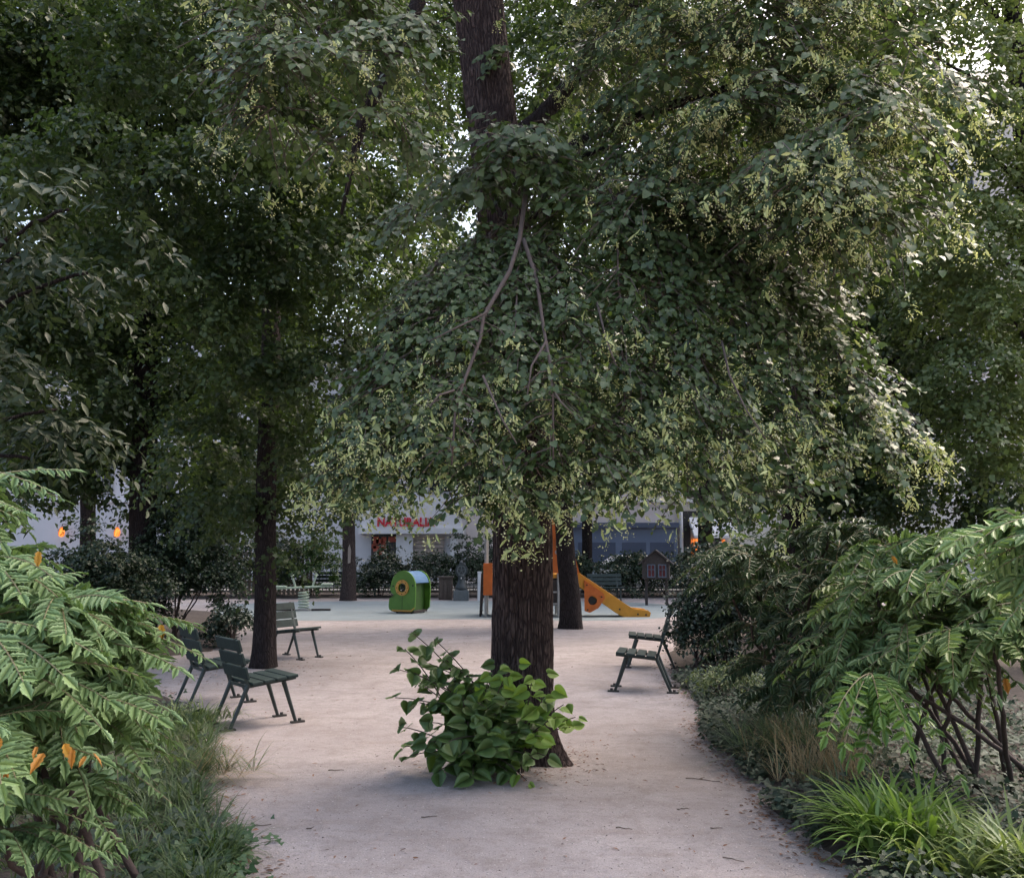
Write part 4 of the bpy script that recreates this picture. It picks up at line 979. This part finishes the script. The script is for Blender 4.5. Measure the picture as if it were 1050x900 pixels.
# laurel at the left edge
g = P(-60, 660, 6.6)*np.array([1, 1, 0])
la = tree('laurel_tree', 'grey green broad leaved laurel reaching in at the left edge', g, [g-UP*.05, P(-60,560,6.6), P(-50,400,6.6), P(-40,250,6.6), P(-20,100,6.6)], [.09,.08,.06,.045,.03],
     C((0,190,6.4,(.45,.4,.22)), (70,215,6.3,(.4,.35,.18)), (20,260,6.2,(.4,.35,.2)), (90,280,6.5,(.3,.3,.15)), (0,400,6.4,(.35,.35,.4)), (30,470,6.6,(.35,.3,.25)), (-10,330,6.4,(.35,.3,.25)), (60,420,7,(.3,.3,.3))),
     'laurel', per=26, n=9, size=.115, length=.36, tm=TLN, limbs=8, seed=23, group='trees at the frame edge', face=(0, -.4, 0))
#__SHRUBS__
# ------------------------------------------------------------------ mahonias: rosettes of pinnate fronds on bare stems
def frond_set(c, nf, length, leaf, L, RA, loc, tiltv=(0, 0, 0), pairs=8, elev=(.0, .75), droop=.55, az=None, YL=None):
    for k in range(nf):
        a = rng.uniform(0, 2*math.pi) if az is None else rng.uniform(*az)
        e = rng.uniform(*elev)
        d = nrm(np.array([math.cos(a)*math.cos(e), math.sin(a)*math.cos(e), math.sin(e)]) + np.asarray(tiltv))
        ln = length*rng.uniform(.55, 1.2)
        t = np.linspace(0, 1, 9)[:, None]
        q = np.asarray(c) + d*ln*t - UP*droop*ln*t**2*rng.uniform(.6, 1.3)
        RA.tube(q-loc, np.linspace(.005, .002, 9), 4, cap=False)
        m = pairs + rng.integers(-1, 2)
        ts = np.linspace(.2, .97, m)
        i = ts*8
        p = np.stack([np.interp(i, np.arange(9), q[:, j]) for j in range(3)], 1)
        T = nrm(np.gradient(q, axis=0)); T = np.stack([np.interp(i, np.arange(9), T[:, j]) for j in range(3)], 1)
        S = nrm(np.cross(T, UP)+1e-4); Nn = np.cross(S, T)
        roll = rng.normal(0, .38)
        S2 = S*math.cos(roll)+Nn*math.sin(roll); N2 = Nn*math.cos(roll)-S*math.sin(roll)
        sz = leaf*np.interp(ts, [0, .35, .75, 1], [.75, 1.05, 1.0, .75])
        for s in (1, -1):
            dd = S2*s*.86 + T*.5 - N2*rng.normal(.2, .15) + rng.normal(0, .17, (m, 3))
            L.add(p, dd, N2 + S2*s*-.18 + rng.normal(0, .16, (m, 3)), sz*rng.uniform(.72, 1.18, m))
        L.add(q[-1:], T[-1:], N2[-1:], np.array([leaf*1.05]))
def mahonia(label, bpx, rosettes, leafmat, leaf=.10, length=.48, nf=13, pairs=8, stems=None, bare=None, elev=(-.1, .8), young=None, yellow=None, face=(0, -.25, 0), group='feathery shrubs beside the path', droop=.5, stem_step=2, spread=.22):
    b = np.asarray(bpx, float)*np.array([1, 1, 0])
    t = empty('mahonia_shrub', b); tag(t, label, 'shrub', group)
    loc = np.array(t.location)
    L = Leaves(TSP); RA = MB()
    for c in rosettes: frond_set(c, nf, length, leaf, L, RA, loc, face, pairs, elev, droop)
    L.build('fronds', M[leafmat], t)
    if young:
        LY_ = Leaves(TSP)
        for c, a0, a1, k, ln in young: frond_set(c, k, ln, leaf*.95, LY_, RA, loc, (0, -.2, -.1), pairs, (-.3, .25), .5, (a0, a1))
        LY_.build('young_fronds', M['mah_young'], t)
    RA.build('leaf_stalks', M['rachis'], t)
    if yellow is not None:
        yl = Leaves(TSP); yp = np.asarray(yellow)
        yl.add(yp, np.tile([.25, -.2, -1.0], (len(yp), 1)) + rng.normal(0, .4, (len(yp), 3)), np.tile([0, -1.0, .3], (len(yp), 1))+rng.normal(0, .4, (len(yp), 3)), rng.uniform(.5, 1.05, len(yp))*leaf*.95)
        yl.build('yellow_leaves', M['yellow_leaf'], t)
    for c in rosettes[::stem_step]:
        a = b + np.array([rng.normal(0, spread), rng.normal(0, spread), .02])
        c = np.asarray(c); mid = a*.5+c*.5 + np.array([rng.normal(0, .12), rng.normal(0, .12), .05])
        q = bez(a, a+(mid-a)*.8+UP*.10, c-UP*.30, c, 14); q[1:-1] += rng.normal(0, .006, (12, 3))
        add_branch(q, .018, .010, 'stem', t, 8, 'stem')
    return t
PP = lambda *l: [P(*p) for p in l]
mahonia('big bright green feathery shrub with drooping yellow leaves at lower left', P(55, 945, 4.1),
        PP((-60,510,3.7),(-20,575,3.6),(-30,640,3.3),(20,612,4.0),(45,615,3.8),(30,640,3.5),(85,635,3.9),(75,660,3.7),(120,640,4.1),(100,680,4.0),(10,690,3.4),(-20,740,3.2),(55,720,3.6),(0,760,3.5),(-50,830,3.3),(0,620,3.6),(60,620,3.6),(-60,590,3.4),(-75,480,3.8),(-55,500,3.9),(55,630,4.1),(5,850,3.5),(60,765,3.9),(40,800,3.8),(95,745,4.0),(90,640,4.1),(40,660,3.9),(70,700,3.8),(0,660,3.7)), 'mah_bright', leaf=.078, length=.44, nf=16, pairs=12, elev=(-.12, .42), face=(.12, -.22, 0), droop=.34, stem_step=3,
        yellow=PP((38,765,2.95),(45,772,2.95),(75,768,3.0),(88,775,3.0),(5,780,2.9),(40,565,3.4),(165,640,3.8),(66,762,3.0),(0,755,2.9),(95,772,3.05)))
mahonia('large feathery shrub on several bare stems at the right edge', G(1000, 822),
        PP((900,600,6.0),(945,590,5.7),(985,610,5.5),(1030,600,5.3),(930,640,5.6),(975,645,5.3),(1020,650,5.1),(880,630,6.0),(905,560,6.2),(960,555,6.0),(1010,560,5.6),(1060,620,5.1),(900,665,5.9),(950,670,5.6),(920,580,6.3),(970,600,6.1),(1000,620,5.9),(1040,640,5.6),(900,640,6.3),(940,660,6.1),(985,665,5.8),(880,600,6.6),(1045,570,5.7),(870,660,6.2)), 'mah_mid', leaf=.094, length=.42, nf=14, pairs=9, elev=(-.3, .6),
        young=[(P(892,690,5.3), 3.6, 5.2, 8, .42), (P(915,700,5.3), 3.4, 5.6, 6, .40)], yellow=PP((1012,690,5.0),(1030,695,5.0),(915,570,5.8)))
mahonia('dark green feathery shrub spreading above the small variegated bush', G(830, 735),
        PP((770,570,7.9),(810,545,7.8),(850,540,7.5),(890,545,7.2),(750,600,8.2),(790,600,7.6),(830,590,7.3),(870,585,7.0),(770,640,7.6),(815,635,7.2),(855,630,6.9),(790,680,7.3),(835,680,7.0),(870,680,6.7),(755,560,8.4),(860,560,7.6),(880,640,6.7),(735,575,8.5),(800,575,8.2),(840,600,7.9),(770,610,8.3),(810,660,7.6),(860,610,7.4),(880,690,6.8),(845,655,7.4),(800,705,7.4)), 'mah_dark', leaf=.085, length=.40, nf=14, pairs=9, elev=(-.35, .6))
mahonia('pale blue green feathery shrub top peeking in at the right edge', P(1230, 900, 4.2),
        PP((1060,550,4.3),(1085,535,4.1),(1040,565,4.5),(1100,585,4.0),(1080,600,4.2),(1090,560,3.9),(1110,530,4.2)), 'mah_bright', leaf=.095, length=.40, nf=12, pairs=8, elev=(-.1, .8))

# ------------------------------------------------------------------ small leaved shrubs
def shrub(name, label, c, r, leafmat, per=60, n=9, size=.045, length=.22, tm=TS, clumps=10, group='shrubs', stems=6, z0=.05, jit=.45, seed=0):
    c = np.asarray(c, float)*np.array([1, 1, 0])
    t = empty(name, c); tag(t, label, 'shrub', group)
    L = Leaves(tm); cl = []
    for k in range(clumps):
        v = nrm(rng.normal(0, 1, 3)); v[2] = abs(v[2])*1.2-.25
        o = c + np.array([v[0]*r[0]*.6, v[1]*r[1]*.6, r[2]*(.48+.42*v[2])])
        o[2] = max(o[2], r[2]*.18+z0)
        cl.append((o, (r[0]*.42, r[1]*.42, r[2]*.26)))
    crown_clumps(L, cl, per, n, size, length, .3, None, (0, -.2, 0), .8, jit, .2)
    for l in L.p: l[:, 2] = np.maximum(l[:, 2], .03)
    L.build('foliage', M[leafmat], t)
    for k in range(stems):
        o = cl[k % len(cl)][0]; a = c + np.array([rng.normal(0, .06), rng.normal(0, .06), 0])
        add_branch(limb(a, o, .05, 7), .018, .006, 'stem', t, 6, 'stem')
    return t
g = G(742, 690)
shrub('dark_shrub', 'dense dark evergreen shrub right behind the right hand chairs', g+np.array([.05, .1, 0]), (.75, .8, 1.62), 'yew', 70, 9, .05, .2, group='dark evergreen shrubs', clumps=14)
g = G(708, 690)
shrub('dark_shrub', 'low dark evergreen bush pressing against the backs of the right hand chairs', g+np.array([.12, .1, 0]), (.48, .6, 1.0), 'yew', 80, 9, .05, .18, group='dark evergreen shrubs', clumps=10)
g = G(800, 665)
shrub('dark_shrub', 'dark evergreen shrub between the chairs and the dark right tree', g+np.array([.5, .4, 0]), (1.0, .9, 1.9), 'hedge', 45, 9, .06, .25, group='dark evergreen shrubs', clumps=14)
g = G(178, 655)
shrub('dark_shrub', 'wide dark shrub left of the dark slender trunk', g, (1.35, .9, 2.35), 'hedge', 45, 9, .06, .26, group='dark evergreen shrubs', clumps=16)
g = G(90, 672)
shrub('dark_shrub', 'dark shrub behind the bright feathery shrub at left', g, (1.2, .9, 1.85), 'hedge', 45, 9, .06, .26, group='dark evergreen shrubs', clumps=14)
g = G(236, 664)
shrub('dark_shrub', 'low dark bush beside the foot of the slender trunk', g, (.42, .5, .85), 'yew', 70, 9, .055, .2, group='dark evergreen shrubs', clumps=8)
g = G(746, 727)
shrub('variegated_shrub', 'small bush with cream edged leaves at the path edge on the right', g+np.array([.02, .15, 0]), (.36, .36, .46), 'varieg', 90, 9, .045, .15, tm=TLN, clumps=10, stems=4)
# hedge along the back
hs = [(230, 1.6, 2.5, 'hedge', 'hedge bush behind the dark slender trunk'), (285, 1.3, 2.3, 'hedge', 'dark hedge bush left of the far benches'), (322, 1.1, 2.25, 'hedge_light', 'light green hedge bush above the far benches'), (392, 1.2, 1.7, 'hedge', 'hedge bush between scarred trunk and playhouse'),
      (428, 1.2, 1.6, 'hedge', 'hedge bush straight behind the green playhouse'), (470, 1.3, 2.1, 'hedge', 'tall hedge bush behind the iron fountain'), (515, 1.2, 2.1, 'hedge', 'hedge bush behind the big linden trunk'), (560, 1.2, 2.0, 'hedge', 'hedge bush behind the orange tower'),
      (602, 1.2, 1.65, 'hedge', 'hedge bush behind the slide top'), (640, 1.2, 1.6, 'hedge', 'hedge bush below the blue shopfront'), (680, 1.1, 1.55, 'hedge', 'hedge bush behind the house shaped box'), (722, 1.2, 1.6, 'hedge', 'hedge bush at the right end near the awning'), (172, 1.5, 1.75, 'hedge', 'hedge bush at the far left end')]
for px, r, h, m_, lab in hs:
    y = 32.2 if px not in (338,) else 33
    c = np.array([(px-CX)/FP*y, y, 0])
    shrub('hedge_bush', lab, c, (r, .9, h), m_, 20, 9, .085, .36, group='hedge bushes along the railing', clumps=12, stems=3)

# ------------------------------------------------------------------ strap-leaved clumps, grasses, ground cover
def blades(c, n, length, width, spread, mat, name, parent=None, arch=.8, seg=6, lean=(0, 0), L0=None, azr=(0, 6.2832)):
    """arching blades from a tuft; c is (k,3) tuft centres"""
    c = np.atleast_2d(c); idx = rng.integers(0, len(c), n)
    a = rng.uniform(*azr, n); e = np.clip(rng.normal(spread, .28, n), .05, 1.5)       # e: angle from vertical
    ln = length*rng.uniform(.5, 1.15, n)
    h = np.stack([np.cos(a), np.sin(a), np.zeros(n)], 1) + np.array([lean[0], lean[1], 0])
    base_ = c[idx] + h*rng.uniform(0, .05, n)[:, None]
    t = np.linspace(0, 1, seg)
    S = np.stack([-np.sin(a), np.cos(a), np.zeros(n)], 1)
    ang = e[:, None] + arch*rng.uniform(.5, 1.4, n)[:, None]*t[None, :]**1.3*1.4
    dx = np.sin(ang)*ln[:, None]/(seg-1); dz = np.cos(ang)*ln[:, None]/(seg-1)
    X = np.cumsum(dx, 1)-dx[:, :1]; Z = np.cumsum(dz, 1)-dz[:, :1]
    ctr = base_[:, None, :] + h[:, None, :]*X[..., None] + UP*Z[..., None]
    ctr[..., 2] = np.maximum(ctr[..., 2], .012)
    ww = width*np.array(np.interp(t, [0, .25, .6, 1], [.6, 1, .8, .04]))[None, :]*rng.uniform(.7, 1.2, n)[:, None]
    Lf = ctr + S[:, None, :]*ww[..., None]*.5 + UP*(ww*.12)[..., None]; Rt = ctr - S[:, None, :]*ww[..., None]*.5 + UP*(ww*.12)[..., None]
    V = np.stack([Lf, ctr, Rt], 2).reshape(-1, 3)
    idx2 = np.arange(n*seg*3).reshape(n, seg, 3)
    F = np.concatenate([np.stack([idx2[:, :-1, k], idx2[:, 1:, k], idx2[:, 1:, k+1], idx2[:, :-1, k+1]], -1).reshape(-1, 4) for k in (0, 1)])
    rn = np.tile(np.repeat(rng.random(n), seg-1), 2)
    return np_mesh(name, V, F, M[mat], parent, rnd=rn)
def tuft(name, label, c, parts, group=None, cat='plant'):
    t = empty(name, (c[0], c[1], 0)); tag(t, label, cat, group)
    for p in parts: blades(p[0], *p[1:6], p[6], t, **(p[7] if len(p) > 7 else {}))
    return t
def ring(c, r, n, z=.06): return np.stack([c[0]+rng.normal(0, r, n), c[1]+rng.normal(0, r, n), np.full(n, z)], 1)
c = G(915, 884)
tuft('strap_leaf_plant', 'round clump of glossy bright green strap leaves at lower right', c, [(ring(c, .10, 20), 520, .46, .026, .42, 'strap', 'leaves', dict(arch=.95, seg=9))], 'strap leaved plants at lower right')
c = G(1005, 906)
tuft('strap_leaf_plant', 'looser paler strap leaved clump in the bottom right corner', c, [(ring(c, .16, 20), 380, .40, .024, .5, 'strap_yellow', 'leaves', dict(arch=.9, seg=9))], 'strap leaved plants at lower right')
c = G(968, 770)
tuft('strap_leaf_plant', 'small strap leaved clump under the bare stems of the right shrub', c, [(ring(c, .12, 12), 130, .34, .016, .6, 'strap', 'leaves')], 'strap leaved plants at lower right')
c = G(800, 790)
tuft('grass_clump', 'blue green arching grass clump at the right path edge', c+np.array([.12, .18, 0]), [(ring(c+np.array([.12, .18, 0]), .15, 30), 650, .55, .009, .55, 'bluegrass', 'leaves', dict(arch=.8)), (ring(c+np.array([.16, .1, 0]), .14, 20), 260, .55, .006, .55, 'straw', 'dry_stems', dict(arch=.7))], 'grass clumps on the right')
c = G(850, 808)
tuft('grass_clump', 'straw coloured dry grass clump above the bright strap leaves', c, [(ring(c, .14, 24), 330, .50, .005, .35, 'straw', 'dry_stems', dict(arch=.5)), (ring(c, .2, 24), 220, .32, .008, .6, 'bluegrass', 'leaves')], 'grass clumps on the right')
c = G(200, 745)
tuft('grass_clump', 'fresh green grassy tuft behind the left bank beside the chairs', c, [(ring(c, .13, 24), 420, .27, .010, .65, 'strap_yellow', 'leaves', dict(arch=.9))], 'grass clumps on the left')
c = G(213, 800)
tuft('grass_clump', 'wispy brownish grass leaning out over the path on the left', c, [(ring(c, .12, 20), 150, .42, .0045, .95, 'straw', 'dry_stems', dict(arch=.35, azr=(-.9, .5))), (ring(c, .12, 20), 200, .35, .006, .8, 'grass', 'leaves', dict(arch=.7))], 'grass clumps on the left')
# long grass on the left bank, one mass
pts = []
i = rng.integers(10, 80, 1600); s = rng.random(1600)**1.5
for k in range(1600):
    e = EL[i[k]]; pts.append((e[0]-.06-s[k]*1.6, e[1]+rng.normal(0, .12), .06))
o = blades(np.array(pts)[::5], 7500, .27, .0075, .65, 'grass', 'long_grass', None, arch=.8); tag(o, 'long unmown grass covering the bank left of the path', 'grass', kind='stuff')
# ivy and ground cover
def cover(name, label, spots, size, mat, h=.10, tm=TI):
    p = np.asarray(spots, float); n = len(p)
    p[:, 2] += np.abs(rng.normal(h*.6, h*.45, n))
    L = Leaves(tm); a = rng.uniform(0, 6.283, n)
    L.add(p, np.stack([np.cos(a), np.sin(a)-.3, np.full(n, -.25)], 1), rng.normal(0, .3, (n, 3))+np.array([0, -.35, 1.0]), size*rng.uniform(.6, 1.25, n))
    o = L.build(name, M[mat]); tag(o, label, 'ground cover', kind='stuff'); return o
CLR = [tuple(G(915,884)[:2]), tuple(G(1005,906)[:2]), tuple(G(835,815)[:2])]
spots = []
for k in range(20000):
    i = rng.integers(8, len(ER)-50); e = ER[i]; s = rng.random()**1.6*3.0
    off = .04*math.sin(i*.9)+.03
    spots.append((e[0]+off+s, e[1]+rng.normal(0, .08), .03+.08*min(1, s/.4)))
cover('ivy_ground_cover', 'dark glossy low ground cover filling the bed right of the path', [q for q in spots if all((q[0]-a)**2+(q[1]-b)**2 > .36**2 for a, b in CLR)], .042, 'ivy', .09)
spots = []
for k in range(1100):
    u = rng.normal(0, 1, 2)
    c = G(205, 893); spots.append((c[0]+u[0]*.14-.06, c[1]+u[1]*.22, .02))
cover('ivy_patch', 'green ivy patch creeping onto the path at bottom left', spots, .05, 'ivy_green', .07)
spots = []
for k in range(1200):
    i = rng.integers(6, 90); e = EL[i]; s = .1+rng.random()*2.2
    spots.append((e[0]-s, e[1]+rng.normal(0, .1), .08))
cover('ivy_patch', 'dark ivy growing among the long grass on the left bank', spots, .05, 'ivy', .12)
# seedling with pinnate leaves on the left bank
c = G(125, 830); sd = empty('mahonia_seedling', (c[0], c[1], 0)); tag(sd, 'young feathery seedling rising from the long grass on the left', 'plant')
L = Leaves(TLN); RA = MB(); cc = P(118, 770, c[1])
frond_set(cc, 5, .30, .085, L, RA, np.array(sd.location), (.2, -.5, -.3), 6, (-.4, .4), .5)
frond_set(P(128,745,c[1]), 5, .28, .08, L, RA, np.array(sd.location), (.2, -.4, -.1), 6, (-.3, .6), .5)
L.build('fronds', M['mah_mid'], sd); RA.tube(np.array([c, (c+cc)/2+np.array([.02, 0, 0]), cc, P(128,745,c[1])])-np.array(sd.location), .008, 6); RA.build('stem', M['rachis'], sd)

# ------------------------------------------------------------------ litter on the path
L = Leaves(TLN)
n = 3600; p = []
for k in range(n):
    u = rng.random()
    if u < .42: i = rng.integers(8, len(ER)-30); e = ER[i]; p.append((e[0]-abs(rng.normal(0, .10))+.04, e[1]+rng.normal(0, .05), .006))
    elif u < .62: i = rng.integers(8, len(EL)-30); e = EL[i]; p.append((e[0]+abs(rng.normal(0, .10))-.04, e[1]+rng.normal(0, .05), .006))
    elif u < .74: a = rng.uniform(0, 6.28); r_ = .3+abs(rng.normal(0, .3)); p.append((base[0]+r_*math.cos(a), base[1]+r_*math.sin(a), .006))
    elif u < .85: c = G(250, 690); p.append((c[0]+rng.normal(0, .8), c[1]+rng.normal(0, 1.2), .006))
    else: p.append((rng.uniform(-4, 3), 4+rng.random()**1.5*16, .006))
p = np.array(p); a = rng.uniform(0, 6.28, n)
L.add(p, np.stack([np.cos(a), np.sin(a), rng.normal(0.05, .15, n)], 1), rng.normal(0, .25, (n, 3))+UP, rng.uniform(.012, .045, n))
o = L.build('leaf_litter', M['litter']); tag(o, 'dry brown leaf litter scattered on the sandy path and along its edges', 'litter', kind='stuff')
np_ = 5200; pp_ = []
for k in range(np_):
    y = 4.0+rng.random()**2.2*12; xx = rng.uniform(-.33, .33)*y*1.05
    pp_.append((xx, y, .001))
pp_ = np.array(pp_)
oct_ = (np.array([(1,0,0),(0,1,0),(-1,0,0),(0,-1,0),(0,0,.6),(0,0,-.3)], float), np.array([(0,1,4),(1,2,4),(2,3,4),(3,0,4),(1,0,5),(2,1,5),(3,2,5),(0,3,5)]))
a = rng.uniform(0, 6.28, np_)
V, F, nf = place(oct_, pp_, np.stack([np.cos(a), np.sin(a), np.zeros(np_)], 1), np.tile(UP, (np_, 1))+rng.normal(0, .2, (np_, 3)), rng.uniform(.0018, .006, np_)*rng.uniform(.6, 1.3, np_))
o = np_mesh('gravel', V, F, M['pebble'], rnd=np.repeat(rng.random(np_), nf)); tag(o, 'fine loose gravel grains lying on the sandy path', 'gravel', kind='stuff')
tws = [(262,905,-.2,.2),(258,848,.3,.22),(275,860,-.4,.10),(720,800,-.5,.25),(752,882,-.6,.12),(700,830,.2,.08),(735,850,.1,.07),(440,838,.4,.10),(640,850,-.2,.09),(345,790,.2,.12),(318,850,1.0,.06)]
for px, py, an, ln in tws:
    c = G(px, py); q = MB(); k = 6
    xs = np.linspace(-.5, .5, k)*ln; pts_ = np.stack([xs*math.cos(an)-rng.normal(0, .006, k)*math.sin(an), xs*math.sin(an)+rng.normal(0, .008, k), np.full(k, .008)], 1)
    q.tube(pts_, np.linspace(.0038, .002, k), 5)
    if ln > .15: q.tube([pts_[2], pts_[2]+np.array([.05, .035, .004])], [.003, .002], 4)
    o = q.build('fallen_twig', M['deadwood'], loc=(c[0], c[1], 0)); tag(o, 'thin dry twig lying on the sandy path', 'twig', 'fallen twigs on the path')

# ------------------------------------------------------------------ light, sky, camera
w = bpy.data.worlds.new('World'); sc.world = w; w.use_nodes = True
nt_ = w.node_tree; bg = nt_.nodes['Background']
sk = nt_.nodes.new('ShaderNodeTexSky'); sk.sky_type = 'NISHITA'; sk.sun_disc = False
SUN_EL, SUN_AZ = R(56), R(52)       # azimuth clockwise from +Y
sk.sun_elevation = SUN_EL; sk.sun_rotation = SUN_AZ; sk.air_density = 1.2; sk.dust_density = 7.0; sk.ozone_density = .4
nt_.links.new(sk.outputs[0], bg.inputs[0]); bg.inputs[1].default_value = .15
sl = bpy.data.lights.new('sun', 'SUN'); sl.energy = .5; sl.angle = R(80); sl.color = (1, .985, .97)
so = bpy.data.objects.new('sun', sl); col.objects.link(so)
from mathutils import Vector
sd_ = Vector((math.sin(SUN_AZ)*math.cos(SUN_EL), math.cos(SUN_AZ)*math.cos(SUN_EL), math.sin(SUN_EL)))
so.rotation_euler = sd_.to_track_quat('Z', 'Y').to_euler()

cd = bpy.data.cameras.new('camera'); cam = bpy.data.objects.new('camera', cd); col.objects.link(cam)
cam.location = (0, 0, CAMZ); cam.rotation_euler = (R(90)+TILT, 0, 0)
cd.sensor_width = 36; cd.lens = 36*FP/1050; cd.clip_end = 1000; cd.clip_start = .05
sc.camera = cam
vs = sc.view_settings; vs.view_transform = 'Standard'; vs.look = 'None'; vs.exposure = 1.68; vs.gamma = 1
cy = sc.cycles
cy.use_denoising = True; cy.max_bounces = 6; cy.diffuse_bounces = 3; cy.glossy_bounces = 2; cy.transmission_bounces = 3; cy.transparent_max_bounces = 4
cy.use_adaptive_sampling = True; cy.adaptive_threshold = .02; cy.caustics_reflective = False; cy.caustics_refractive = False
